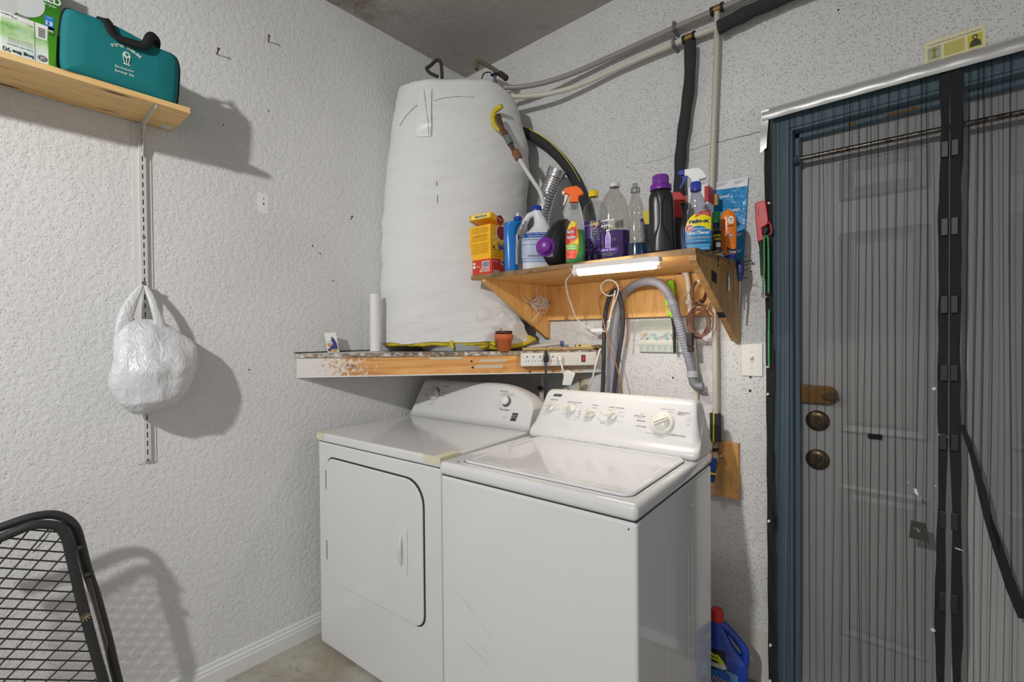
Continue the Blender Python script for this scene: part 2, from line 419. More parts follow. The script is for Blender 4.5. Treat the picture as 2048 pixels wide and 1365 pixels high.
def edge(u, v):
    z = 2.0*v; w = .024+.006*noise.noise(Vector((3.1, 0, z*4)))+.004*noise.noise(Vector((9, 0, z*14)))
    if z > 1.2: w = .021
    x0 = 1.533+.012*(1-v); return Vector((x0+w*u, SY-.004+.003*math.sin(z*30+u*3), z+.005))
b.grid(edge, 4, 60, M_BAND); lab(b.build('edge_trim', sc), 'ragged black cloth edge down the left side')
for s, (xa, xb) in enumerate(((XB0,XB1),(XC,XB2))):
    b = MB()
    def band(u, v, xa=xa, xb=xb, s=s):
        z = 2.012*v; w = noise.noise(Vector((s*7.0, 1, z*3)))*.007+noise.noise(Vector((s*7.0, 4, z*11)))*.003; g = gap(z)
        l, r = (xa+w-.004*min(1,max(0,(1.3-z))), xb-g*.6) if s == 0 else (xa+g*.9, xb+w+.005*min(1,max(0,(1.2-z))))
        return Vector((l+(r-l)*u, SY-.007-.002*math.sin(z*24+s+u*5), z))
    b.grid(band, 5, 70, M_BAND); bd = b.build('center_band', sc); lab(bd, ('left','right')[s]+' black ribbon of the magnetic closure')
    for py0, py1, dx in ((283,315,0),(437,472,0),(592,627,0),(730,762,0),(868,900,.003),(1024,1058,.004),(1185,1222,.004)):
        za = atY(1890,py1,SY-.012).z; zb = atY(1890,py0,SY-.012).z
        xm = (1.9965 if s == 0 else 2.0175)+(-dx*.4 if s == 0 else dx*.5)
        b = MB(); b.bb((xm-.0075,SY-.016,za), (xm+.0075,SY-.010,zb), M_MAG, bevel=.0015); b.build('magnet', bd)
b = MB()
N = 30
def dband(u, v):
    i = v*(len(dg)-1); k = min(int(i), len(dg)-2); p = dg[k].lerp(dg[k+1], i-k); w = (.010+.016*v)*(1+.25*noise.noise(Vector((v*9,0,0))))
    return Vector((p.x-.004+w*(u-.3), SY-.010+.002*math.sin(v*30+u*4), p.z+.004*(u-.5)))
b.grid(dband, 4, 40, M_BAND); lab(b.build('torn_edge', sc), 'black cloth edge hanging away diagonally')
b = MB()
for px,py,w,hh,a in ((1868,778,.012,.010,.5),(1886,872,.026,.008,-.2),(1866,1262,.014,.012,-.6),(1918,1100,.022,.004,-.2),(1832,985,.010,.030,.35),(1817,966,.004,.004,0),(1905,748,.009,.003,.4),(1871,973,.006,.004,-.3)):
    q = atY(px,py,SY-.014); pl = []
    for i in range(14):
        r_ = .5*(1 if i % 2 else .62)*random.uniform(.8,1.1); ang = 2*PI*i/14; xx, zz = w*r_*math.cos(ang), hh*r_*math.sin(ang)
        pl.append((q.x+xx*math.cos(a)-zz*math.sin(a), q.z+xx*math.sin(a)+zz*math.cos(a)))
    b.prism(pl, 0, .0015, P((220,222,228), .6), M=frame((0,SY-.010,0),(1,0,0),(0,0,1)))
lab(b.build('torn_threads', sc), 'frayed white tears')
b = MB(); q = atY(1837,1062,SY-.012); b.prism([(q.x-.021,q.z-.026),(q.x+.024,q.z-.026),(q.x+.017,q.z+.026),(q.x-.017,q.z+.026)], 0, .002, P((58,58,56), .8), M=frame((0,SY-.012,0),(1,0,0),(0,0,1)))
b.prism([(q.x-.012+.018*i/6, q.z+.006+.006*math.sin(i*2.4)) for i in range(7)]+[(q.x+.002,q.z-.006)], .002, .003, P((120,120,116), .8), M=frame((0,SY-.012,0),(1,0,0),(0,0,1)))
lab(b.build('patch', sc), 'dark trapezoid patch')
# silver duct tape across the top
M_TAPE = P((190,190,188), .36, .35, bumpy=(35,.2,.002))
b = MB(); zt = 2.056
def tp(u, v):
    x = 1.53+(2.62-1.53)*u; z = 1.998+.057*v; return Vector((x, -.052-.004*math.sin(PI*min(1,v*1.8))+.046*max(0,(v-.5)/.5)**1.6+.0006*math.sin(x*60+v*4), z+.0012*math.sin(x*5)))
b.grid(tp, 120, 10, M_TAPE)
def tp2(u, v):
    z = 1.905+.13*v; return Vector((1.524+.004*v+(.024-.004*(1-v))*u, -.052-.002*math.sin(v*7), z+(.014*(1-u)*-1 if v < .1 else 0)))
b.grid(tp2, 5, 20, M_TAPE)
b.bb((1.535,-.010,2.036),(2.6,-.0005,2.046), BLACK)
tag(b.build('duct_tape_strip'), 'wrinkled silver duct tape strip along the top of the screened doorway', 'tape')
# white pushpins down the left edge of the screen
pin = None
for px,py in ((1538,407),(1536,789),(1538,1043),(1541,1291),(1540,1363)):
    q = atY(px,py,SY-.012)
    if pin is None:
        pin = thing('pushpin', '', 'pushpin', q, group='white pushpins down the edge of the screen')
        b = MB(M=Matrix.Translation(q) @ Matrix.Rotation(R(90),4,'X')); b.lathe([(.001,-.012),(.001,-.002)], STEEL, 8); b.build('needle', pin)
        b = MB(M=Matrix.Translation(q) @ Matrix.Rotation(R(90),4,'X')); b.lathe([(.0045,-.002),(.0045,0),(.003,.002),(.0034,.006),(.0028,.0075)], P((235,235,232), .3), 14); b.build('head', pin); o = pin
    else:
        o = pin.copy(); COL.objects.link(o); o.location = q
        for ch in pin.children: c2 = ch.copy(); COL.objects.link(c2); c2.parent = o
    o['label'] = {407:'white pushpin beside the red lighter at the screen edge',789:'white pushpin in the screen edge below the light switch',1043:'white pushpin in the screen edge level with the wood board',1291:'white pushpin in the screen edge beside the blue bottle',1363:'lowest white pushpin on the screen edge, at the bottom of the photo'}[py]
# card above the door
q = [atY(*p, -.002) for p in ((1848,87),(1973,52),(1971,98),(1847,134))]
card = thing('prayer_card', 'yellowed printed card with two pictures leaning on the wall above the doorway', 'card', (q[0].x+.065,-.006,2.048))
b = MB(); Mc = frame((q[0].x+.065,-.004,2.0835), (1,0,.02), (0,-.02,1))
b.box((0,0,-.001), (.128,.066,.002), P((226,220,178), .5), Mc); 
for x0 in (-.057,.028):
    b.flat(rrect(x0,-.022,x0+.029,.014,.001,1), P((206,190,40) if x0>0 else (170,176,150), .5), Mc, .0006)
b.flat(rrect(-.022,-.022,.022,.014,.001,1), P((206,196,110), .5), Mc, .0006)
pc = P((44,56,34), .5); pg = P((128,136,40), .5)
b.flat([(-.055,.006),(-.046,.008),(-.0425,.012),(-.039,.008),(-.030,.006),(-.039,.004),(-.0405,-.010),(-.036,-.018),(-.049,-.018),(-.0445,-.010),(-.046,.004)], pg, Mc, .0009)
b.flat(ell(.0425,.006,.006,.007,14), pc, Mc, .0009); b.flat([(.031,-.020),(.033,-.006),(.040,0),(.046,0),(.053,-.006),(.055,-.020)], pc, Mc, .0009); b.flat(ell(.0425,.005,.0035,.0045,12), P((190,170,60),.5), Mc, .0011)
b.text('LA PAZ DEL SENOR SEA EN ESTA CASA Y CON LOS QUE VIVEN EN ELLA', .0028, P((50,46,40),.6), Mc, (0,.0215), .112, .02, z=.0009)
for i in range(9): b.text('gracia y paz del camino', .0018, P((120,112,60),.6), Mc, (0,.0115-i*.0039), .040, z=.0009)
for x in (-.0425,.0425): b.text('imagen antigua', .0014, P((70,66,50),.6), Mc, (x,-.026), .026, z=.0009)
b.build('card', card)
# ================================================================== WATER HEATER ON ITS CORNER SHELF
t = NT('white_insulation_vinyl'); p = t.pos((1,1,1))
wv = t.noise(t.pos((5,5,28)), 1.0, 5.0, .6, 1.2); w2 = t.noise(t.pos((3,3,9)), 1.6, 3.0, .5, .8)
M_BLANKET = t.bs(col=lin((216,216,215)), rough=.6, normal=t.bump(t.mix(.4, wv, w2), .55, .012))
M_YELLOW = P((206,186,52), .95, bumpy=(120,.9,.006)); M_TANK = P((150,158,160), .4)
HC = Vector((.275,-.305,0)); UL = Vector((.681,.733,0)); VN = Vector((.733,-.681,0))
def interp(x, tab):
    if x <= tab[0][0]: return tab[0][1]
    for (a, va), (b_, vb) in zip(tab, tab[1:]):
        if x <= b_: return va+(vb-va)*(x-a)/(b_-a)
    return tab[-1][1]
AL = [(1.2,.372),(1.5,.382),(1.87,.358),(2.2,.318),(2.40,.282)]; AR = [(1.2,.31),(1.35,.30),(1.5,.315),(1.7,.325),(1.9,.318),(2.05,.332),(2.2,.33),(2.3,.30),(2.40,.27)]
BF = [(1.2,.200),(1.5,.195),(1.78,.185),(2.2,.215),(2.40,.19)]
def heat(th, z, off=0.0):
    c, s = math.cos(th), math.sin(th)
    a = interp(z, AR) if c > 0 else interp(z, AL); b_ = interp(z, BF)
    n = 2.35; rx = a*abs(c)**(2/n)*(1 if c > 0 else -1); ry = b_*abs(s)**(2/n)*(1 if s > 0 else -1)
    q = Vector((th*1.3, z*11, 0)); f = noise.noise(q)*.006 + noise.noise(Vector((th*2.5+4, z*26+th*3, 5)))*.0035 + noise.noise(Vector((th*.9, z*3, 9)))*.010
    rr_ = 1+(f+off)/max(.2, math.hypot(rx, ry))
    P0 = HC + UL*(rx*rr_) + VN*(ry*rr_); 
    drop = .085*max(0, min(1, (rx-.19)/.13))**1.3*max(0, min(1, (z-2.0)/.395))
    P0.z = z - drop + .012*noise.noise(Vector((th*2, 3, z*2)))
    P0.x = max(P0.x, .008); P0.y = min(P0.y, -.008)
    return P0
wh = thing('water_heater', 'tall water heater wrapped in a wrinkled white insulation blanket, on the corner shelf', 'water heater', (HC.x,HC.y,1.197))
ZB, ZT = 1.235, 2.395
NTH, NZ = 150, 120
b = MB(); rs = []
for i in range(NZ+1):
    z = ZB+(ZT-ZB)*i/NZ
    rs.append([heat(2*PI*j/NTH, z+(.014*noise.noise(Vector((j*.12,0,2))) if i == 0 else 0)) for j in range(NTH)])
for k in range(1, 9):
    a_ = k/8*PI/2; s_ = math.cos(a_)*.55+.45*(1-k/8); 
    ring = []
    for j in range(NTH):
        q = heat(2*PI*j/NTH, ZT); cc = Vector((HC.x, HC.y, q.z)); d = q-cc; w_ = noise.noise(Vector((j*.2, k*.8, 3)))*.008
        r2 = cc + d*max(0.02, s_); r2.z = q.z + .048*math.sin(a_) + w_; ring.append(r2)
    rs.append(ring)
b.rings(rs, M_BLANKET, caps=True)
bl = b.build('insulation_blanket', wh)
b = MB(M=Matrix.Translation((HC.x,HC.y,0))); b.lathe([(.19,1.198),(.19,1.30)], M_TANK, 48, M=Matrix(((1,0,0,0),(0,1,0,0),(0,0,1,0),(0,0,0,1)))); b.build('tank', wh)
# yellow fibreglass peeping out below
b = MB(); rs = []
for i in range(91):
    th = R(-172+355*i/90); z = ZB-.004+.006*noise.noise(Vector((i*.5,1,1))); q = heat(th, 1.236, -.022); q.z = z; q.x = max(q.x, .03); q.y = min(q.y, -.03)
    out = (q-Vector((HC.x,HC.y,z))).normalized(); r_ = .012+.006*noise.noise(Vector((i*.9,4,2)))
    rs.append([q+out*(r_*1.2*math.cos(2*PI*k/8))+Vector((0,0,1))*(r_*math.sin(2*PI*k/8)) for k in range(8)])
b.rings(rs, M_YELLOW)
for th0, ln in ((52,.03),(66,.02),(95,.034),(38,.02)):
    q = heat(R(th0), 1.24, -.004); b.tube([q, q+Vector((.006,-.004,-ln*.6)), q+Vector((.016,-.006,-ln))], [.010,.011,.004], M_YELLOW, 8)
lab(b.build('insulation_fringe', wh), 'ragged yellow fibreglass edge')
def onCS_(px, py, off):
    n = Vector((math.sin(math.atan2(.984,.88)), -math.cos(math.atan2(.984,.88)), 0)); d = ray(px,py); o = Vector((0,-.984,0))+n*off; return CAM + d*((o-CAM).dot(n)/d.dot(n))
def angpx(px, z):                                   # angle on the blanket seen at a photo column
    best = None
    for k in range(0, 181):
        th = R(k); q = heat(th, z); d = q-CAM; x = 1024+F_PX*d.dot(CR)/d.dot(CF)
        if best is None or abs(x-px) < best[0]: best = (abs(x-px), th)
    return best[1]
# loose flap spread towards the wall under the plywood shelf
fl = [(962,612),(1010,622),(1048,640),(1076,672),(1040,690),(985,697),(950,690)]
b = MB(); c0 = Vector((.45,-.42,0))
FT = [heat(angpx(px, z), z, .004) for px, z in ((958,1.385),(1000,1.37),(1026,1.35),(1040,1.33))]
FB = [onCS_(px, py, off) for px, py, off in ((952,692,-.085),(1000,696,-.080),(1042,690,-.085),(1080,674,-.10))]
def flap(u, v):
    k = u*3; i = min(int(k), 2); f_ = k-i
    T_ = FT[i].lerp(FT[i+1], f_); B_ = FB[i].lerp(FB[i+1], f_)
    q = T_.lerp(B_, v) + VN*(.012*math.sin(PI*v)*(1-.4*u)) + Vector((.6,-.7,.2))*(.010*noise.noise(Vector((u*5,v*6,0)))+.006*noise.noise(Vector((u*11,v*13,4))))
    q.z = max(q.z, 1.2035)
    if q.z > 1.25: q.x = min(q.x, .556)
    return q
b.grid(flap, 24, 20, M_BLANKET)
lab(b.build('loose_flap', wh), 'loose corner of the blanket')
b = MB(); pts = [flap(u_/10, 1.0)+Vector((.004,-.006,-.002)) for u_ in range(11)]
b.tube(pts, [.006+.006*abs(noise.noise(Vector((i*.7,0,0)))) + .005*i/10 for i in range(11)], M_YELLOW, 8)
lab(b.build('flap_fringe', wh), 'yellow fibreglass along the flap edge')
for px,py,hh in ((974,682,.026),(1001,668,.045)):
    q = onCS_(px, py, -.066); b = MB(); b.tube([q-Vector((.0,0,.03)), q-Vector((.004,.0,.012)), q+Vector((.003,0,.004)), q+Vector((.0,0,hh*.35)), q+Vector((.006,0,hh*.7))], [.013,.011,.008,.004,.0008], P((170,140,40),.95,bumpy=(120,.9,.006)), 7)
    lab(b.build('insulation_tuft', wh), 'torn yellow fibreglass')
# seam tape down the front of the blanket
M_WTAPE = P((222,222,221), .3)
b = MB()
def angpx(px, z):                                   # angle on the blanket seen at a photo column
    best = None
    for k in range(0, 181):
        th = R(k); q = heat(th, z); d = q-CAM; x = 1024+F_PX*d.dot(CR)/d.dot(CF)
        if best is None or abs(x-px) < best[0]: best = (abs(x-px), th)
    return best[1]
ta, tb_ = angpx(836, 2.25), angpx(862, 2.25)
b.grid(lambda u,v: heat(ta+(tb_-ta)*u, 2.14+.215*v, .003), 8, 24, M_WTAPE)
lab(b.build('seam_tape', wh), 'strip of white tape')
def surfline(pts, r, m, off=.002):
    L = []; b = MB()
    for px, z in pts: L.append(heat(angpx(px, z), z, off))
    b.tube(L, r, m, 5); b.build('pen_line', wh)
M_INK = P((60,60,62), .8)
surfline([(850,2.35),(853,2.28),(857,2.2),(859,2.14)], .0008, M_INK, .0038)
surfline([(864,2.35),(864,2.27),(864,2.2),(863,2.14)], .0010, P((140,138,134),.8), .0035)
surfline([(800,2.20),(812,2.24),(825,2.27),(836,2.285)], .0008, M_INK)
surfline([(873,1.945),(874,1.925)], .0012, M_INK); surfline([(876,1.885),(876,1.85)], .0010, M_INK)
surfline([(866,2.30),(890,2.315),(920,2.32),(950,2.315)], .0007, P((120,120,120),.8))
# relief valve and its drain through a torn opening
M_RUST = t = NT('rusty_pipe'); M_RUST = t.bs(col=t.mix(t.ramp(t.noise(t.pos(),70,5,.7),[(.4,(0,0,0)),(.6,(1,1,1))]), lin((112,74,44)), lin((70,62,50))), rough=.8, metal=.3, normal=t.bump(t.noise(t.pos(),150,3),.5,.002))
def on(px, py, Y): return atY(px, py, Y)
b = MB(); ye = [on(*q) for q in ((1004,212,-.335),(990,222,-.34),(986,236,-.345),(990,252,-.345),(1000,262,-.34))]
b.tube(spline(ye,4), [.010,.011,.012,.012,.010,.008,.012,.012,.012,.011,.010,.012,.011,.009,.008,.008,.006], M_YELLOW, 8)
b.build('insulation_tear', wh)
b = MB(); vp = [on(*q) for q in ((996,232,-.34),(1000,245,-.35),(1004,258,-.36),(1011,268,-.36),(1018,284,-.35),(1026,298,-.345),(1031,306,-.34),(1037,315,-.335))]
b.tube(vp, [.013,.012,.010,.011,.0115,.010,.013,.014], M_RUST, 12)
b.cyl(on(1013,272,-.36), on(1021,288,-.352), .0145, P((96,110,100),.7), 8); b.cyl(on(1008,264,-.362), on(1013,272,-.36), .013, M_RUST, 6)
b.cyl(on(1030,303,-.342), on(1038,318,-.334), .0165, P((128,84,52),.8,bumpy=(120,.5,.002)), 8)
lab(b.build('relief_valve', wh), 'corroded brass valve and rusty pipe nipple')
b = MB(); b.tube(spline([on(1037,316,-.335), on(1052,340,-.30), on(1066,362,-.27), on(1080,384,-.24), on(1088,410,-.22)],6), .0085, P((222,222,220),.45), 12)
lab(b.build('drain_tube', wh), 'thin white drain tube')
b = MB(); wl = [on(*q) for q in ((884,156,-.44),(883,135,-.44),(880,122,-.44),(872,121,-.44),(860,132,-.44),(853,137,-.44),(860,146,-.44),(875,153,-.44))]
b.tube(spline(wl,6), .0075, P((52,48,44),.8), 8); b.build('wire_loop', wh)

# corner shelf
Ls = math.hypot(.88,.984); rz = math.atan2(.984,.88)
cs = thing('corner_shelf', 'triangular wooden corner shelf with a paint-splashed front board, carrying the water heater', 'shelf', (0,-.984,0), rz)
t = NT('painted_board_wood'); p = t.pos((1.2,12,12)); w_ = t.noise(p, 1.6, 6, .62, 1.6); 
c = t.ramp(w_, [(.32, lin((164,106,52))), (.5, lin((212,152,84))), (.66, lin((228,174,106)))])
kn = t.n('ShaderNodeTexVoronoi', {'Vector': t.pos((3.2,9,9)), 'Scale': 1.0}).outputs['Distance']
c = t.mix(t.ramp(kn, [(.06,(1,1,1)),(.16,(0,0,0))]), c, lin((92,52,24)))
sx = t.n('ShaderNodeSeparateXYZ', {0: t.n('ShaderNodeTexCoord').outputs['Object']}).outputs[0]
left = t.ramp(t.n('ShaderNodeMapRange', {0: sx, 1: .0, 2: .62}).outputs[0], [(0,(.72,.72,.72)),(.16,(.56,.56,.56)),(.45,(.44,.44,.44)),(1,(.12,.12,.12))])
right = t.ramp(t.n('ShaderNodeMapRange', {0: sx, 1: .78, 2: 1.30}).outputs[0], [(0,(0,0,0)),(.5,(.40,.40,.40)),(1,(.56,.56,.56))])
sp = t.noise(t.pos(), 60, 6, .8)
mk = t.n('ShaderNodeMath', {0: t.n('ShaderNodeMath', {0: left, 1: right}, operation='MAXIMUM').outputs[0], 1: sp}, operation='ADD').outputs[0]
c = t.mix(t.ramp(mk, [(.98,(0,0,0)),(1.0,(1,1,1))]), c, lin((214,210,204)))
M_FB = t.bs(col=c, rough=.6, normal=t.bump(sp, .3, .0015))
M_WPAINT = P((226,224,220), .5)
Lm = MW[cs.name]
b = MB(M=Lm); b.prism([(.006,0),(1.314,0),(1.280,.036),(.046,.036)], 1.102, 1.178, M_FB); b.prism([(.006,.001),(1.314,.001),(1.28,.036),(.046,.036)], 1.097, 1.102, M_WPAINT)
fb = b.build('front_board', cs)
# sink the origin to local x so the paint mask runs along the board
b = MB(M=Lm); b.prism([(.008,-.006),(1.312,-.006),(.735,.640),(.728,.640)], 1.179, 1.196, wood('shelf_top_wood', (150,128,104), (92,74,56), 'x', dirt=(70,60,50), blotch=(206,202,196))); b.build('top_board', cs)
b = MB(M=Lm); b.prism([(.02,.012),(.36,.012),(.36,.3),(.345,.3)], 1.1965, 1.198, P((196,196,194),.4)); lab(b.build('sheet_metal', cs), 'white sheet on the left end of the shelf top')
b = MB(M=Lm); m_ct = P((200,186,160), .3)
Mf = frame((0,-.0006,0),(1,0,0),(0,0,1))
for x0,x1,z0,z1,sl in ((.545,.685,1.164,1.176,.0),(.755,.875,1.150,1.163,.008),(.735,.86,1.124,1.138,.01),(1.16,1.17,1.11,1.17,0)):
    b = MB(M=Lm); b.prism([(x0,z0),(x1,z0),(x1,z1),(x0+sl,z1)], 0, .0012, m_ct, Mf); lab(b.build('tape_strip', cs), 'old clear packing tape')
for x, z in ((.725,1.155),(.73,1.128),(.98,1.105),(.98,1.13)):
    b = MB(M=Lm); b.prism(ell(x,z,.0045,.0045,12), 0, .0025, P((80,50,34),.6,.4), Mf); b.build('screw', cs)
b = MB(); b.bb((.0,-.985,1.199), (.0035,-.60,1.2025), BLACK); struct(b.build('wall_seam'))

# ================================================================== PLYWOOD SHELF
M_PLY = wood('plywood_face', (238,188,116), (204,142,74), 'z'); M_PLYX = wood('plywood_underside', (236,184,112), (200,138,72), 'x', knots=False)
M_PLYD = wood('plywood_edge', (168,132,88), (108,80,50), 'x', dirt=(76,62,44)); M_PLYS = wood('plywood_side', (200,154,96), (150,106,58), 'z', dirt=(126,90,54))
ps = thing('plywood_shelf', 'plywood wall shelf with triangular side panels, loaded with cleaning bottles', 'shelf', (.98,-.2,1.234))
ST = 1.52
b = MB(); pl = [(.503,-.46),(1.447,-.46),(1.457,-.002),(1.376,-.002),(1.376,-.052),(1.340,-.052),(1.340,-.002),(1.288,-.002),(1.288,-.062),(1.228,-.062),(1.228,-.002),(.58,-.002),(.58,-.2)]
b.prism(pl, ST-.018, ST, M_PLYD); b.prism([(x_,y_+(.004 if y_ < -.1 else 0)) for x_,y_ in pl], ST-.0195, ST-.018, M_PLYX); b.build('shelf_board', ps)
def side(x0, x1, poly, m):
    b = MB(); b.prism(poly, x0, x1, m, M=Matrix(((0,0,1,0),(1,0,0,0),(0,1,0,0),(0,0,0,1)))); o = b.build('side_panel', ps); return o
zt = ST-.0197
lp_ = side(.562,.580,[(-.452,zt),(-.004,zt),(-.004,1.252),(-.030,1.252),(-.452,zt-.012)], M_PLY); lab(lp_, 'left triangular side panel')
rp_ = side(1.424,1.446,[(-.452,zt),(-.004,zt),(-.004,1.234),(-.036,1.238),(-.452,zt-.016)], M_PLYS); lab(rp_, 'right triangular side panel')
b = MB(); b.bb((.582,-.022,1.336), (1.422,-.003,zt-.001), M_PLY); b.build('back_board', ps)
b = MB(); b.bb((1.378,-.030,1.262), (1.402,-.010,1.40), P((222,222,220),.5))
b = MB(); q = atX(1429,555,1.4475); b.prism([(q.y-.024,q.z-.012),(q.y+.022,q.z-.02),(q.y+.022,q.z+.014),(q.y-.024,q.z+.022)], 1.4465, 1.4478, BLACK, M=Matrix(((0,0,1,0),(1,0,0,0),(0,1,0,0),(0,0,0,1)))); lab(b.build('tape_square', ps), 'black tape square on the right side panel')
sl = Vector((0,.416,-.243)).normalized()
b = MB(); q = Vector((1.435,-.452,zt-.016)) + sl*.305; b.box(q, (.0245,.03,.002), BLACK, M=None)
# rotate onto the slanted edge
b = MB(M=Matrix.Translation(q) @ Matrix.Rotation(math.atan2(sl.z, sl.y),4,'X')); b.box((0,0,-.0012), (.0235,.034,.002), BLACK); lab(b.build('tape_square', ps), 'black tape square wrapped over the slanted edge')

# ================================================================== DRYER
M_EN = P((217,218,219), .14, coat=.5); M_PANEL = P((214,214,213), .3); M_GAP = P((60,60,62), .8); M_KNOB = P((222,220,210), .3); M_PRT = P((60,60,62), .6); M_PRL = P((130,130,132), .6)
dr = thing('clothes_dryer', 'white front-loading clothes dryer with rounded control console, left of the washer', 'dryer', (.083,-.930,0), R(4.2))
D = MW[dr.name]; DW = .707
b = MB(M=D); b.bb((0,0,.012), (DW,.62,.8385), M_EN, bevel=.006, seg=3); b.bb((.02,.02,0), (DW-.02,.6,.013), BLACK); b.bb((.004,.004,.838), (DW-.004,.61,.8425), M_GAP); b.build('cabinet', dr)
b = MB(M=D); b.bb((-.002,-.005,.842), (DW+.002,.63,.876), M_EN, bevel=.008, seg=3, smooth=False); tp_ = b.build('top_panel', dr)
m_mt = P((212,208,180), .55)
b = MB(M=D); b.bb((-.003,-.0062,.852), (.05,.0,.8765), m_mt); b.bb((-.003,-.0062,.8755), (.05,.03,.8768), m_mt); lab(b.build('masking_tape', dr), 'yellowed masking tape on the left front corner')
b = MB(M=D); b.bb((DW-.075,-.0062,.852), (DW+.003,.0,.8765), m_mt); b.bb((DW+.001,-.006,.852), (DW+.0032,.085,.8765), m_mt); b.bb((DW-.03,-.005,.8755), (DW+.003,.085,.8766), m_mt); lab(b.build('masking_tape', dr), 'yellowed masking tape on the right front corner')
Fd = D @ frame((0,0,0),(1,0,0),(0,0,1))
dx0, dx1, dz0, dz1 = .064, .626, .292, .782; rad = (.045,.045,.085,.045)
b = MB(M=Fd); b.prism(rrect(dx0-.004,dz0-.004,dx1+.004,dz1+.005,rad), 0, .001, M_GAP); b.prism(rrect(dx0,dz0,dx1,dz1,rad), .001, .008, M_EN, bevel=.004); b.build('door', dr)
dd = [o for o in dr.children if o.name.startswith('door')][0]
b = MB(M=Fd); b.prism(rrect(.496,.455,.552,.610,.006), .0078, .0105, M_EN, bevel=.0015)
b.tube([Vector((.522,.475+.115*i/10,.010+.007*math.sin(PI*i/10))) for i in range(11)], [.002+.007*math.sin(PI*i/10)**.6 for i in range(11)], M_EN, 10); b.build('handle', dd)
for z in (.69,.405):
    b = MB(M=Fd); b.bb((.055,z-.038,0), (.064,z+.038,.004), P((150,150,148),.4,.6)); 
    for k in range(7): b.bb((.0545,z-.033+k*.011,.0038), (.0645,z-.030+k*.011,.0046), M_GAP)
    b.build('hinge', dr)
# console
def dsec(x):
    Hh = .176; s = 1.0
    if x > .48: s = .40+.60*math.sqrt(max(0, 1-((x-.48)/.236)**2))
    pr = [(.482,.877),(.498,.877+.0407),(.520,.877+.097),(.540,.877+.148),(.545,.877+.160),(.553,.877+.170),(.566,.877+Hh),(.60,.877+Hh-.002),(.622,.877+Hh-.012),(.628,.877+Hh-.03),(.630,.877)]
    out = []
    for y, z in pr:
        zz = .877+(z-.877)*s; yy = .482+(y-.482)*s if y < .57 else y
        xx = x + max(0, 1-x/.15)*.045*((zz-.877)/Hh)
        out.append(Vector((xx, yy, zz)))
    return out
xs = [.002,.006,.02,.1,.2,.3,.4,.48]+[.48+.234*math.sin(R(a)) for a in (12,24,36,46,55,63,70,76,81,85,88)]
b = MB(M=D); b.rings([dsec(x) for x in xs], M_PANEL, smooth=True); bc = b
Cf = D @ frame((0,.4806,.877),(1,0,0),(0,.062,.162))
def knobdial(name, par, Mf, x, y, r, hgt, rot, ridge=True, m=M_KNOB, skirt=None):
    T = Mf @ Matrix.Translation((x,y,0)) @ Matrix.Rotation(rot,4,'Z')
    b = MB(M=T)
    if skirt: b.lathe([(skirt,0),(skirt,.004),(skirt*.93,.008),(r*1.05,.009)], m, 36)
    b.lathe([(r,.0),(r,hgt*.45),(r*.9,hgt*.6),(0.001,hgt*.62)], m, 32)
    if ridge:
        b.box((0,0,hgt*.75), (r*1.85,r*.5,hgt*.55), m, bevel=r*.1, seg=2); b.box((0,0,hgt*1.01), (r*1.5,r*.10,hgt*.06), P((120,118,110),.5))
    return b.build(name, par)
b = bc; b.M = Cf
for i in range(26):
    a = R(-150+i*12); b.box((.135+.036*math.cos(a),.116+.036*math.sin(a),.0008), (.0015,.0015,.0006), M_PRT)
b.prism([(.135+.0335*math.cos(R(a)),.116+.0335*math.sin(R(a))) for a in range(175,240,8)]+[(.135+.031*math.cos(R(a)),.116+.031*math.sin(R(a))) for a in range(239,174,-8)], 0, .0008, M_PRT)
b.prism([(.135+.0335*math.cos(R(a)),.116+.0335*math.sin(R(a))) for a in range(20,70,8)]+[(.135+.031*math.cos(R(a)),.116+.031*math.sin(R(a))) for a in range(69,19,-8)], 0, .0008, M_PRT)
for s_, x, y, h in (('Timed Dry',.200,.158,.007),('Auto Dry',.086,.136,.006),('Normal',.084,.112,.005),('More Dry',.082,.100,.004),('Less Dry',.088,.122,.004),('Air Only',.134,.066,.006),('Wrinkle Guard',.200,.128,.004),('Cool Down',.19,.113,.004),
                  ('Push to Start',.572,.079,.007),('80 Series',.582,.048,.004),('HEAVY DUTY',.55,.158,.005),('Electric Dryer  Large Capacity',.575,.150,.0045),('clean lint screen before each load',.572,.142,.004)):
    b.text(s_, h, M_PRT if h > .0045 else M_PRL, at=(x,y), bold=.012, z=.0006)
lg = Matrix.Translation((.628,.052,0))
b.prism([(.612,.036),(.640,.036),(.647,.070),(.619,.070)], 0, .0007, M_PRT)
for xa, ya, xb, yb in ((.614,.046,.628,.054),(.628,.054,.643,.047),(.616,.058,.632,.061),(.634,.058,.645,.060)): b.tube([Vector((xa,ya,.0008)),Vector((xb,yb,.0008))], .0009, M_PANEL, 5)
b.prism(ell(.573,.114,.0225,.0225,30), 0, .0007, P((70,70,72),.5))
con = b.build('console', dr)
knobdial('timer_knob', dr, Cf, .135, .116, .0275, .022, R(-48), skirt=.029)
b = MB(M=Cf @ Matrix.Translation((.568,.117,0))); b.lathe([(.0185,0),(.0185,.012),(.017,.015),(.010,.017),(.001,.0175)], P((226,226,224),.3), 30); b.build('start_button', dr)
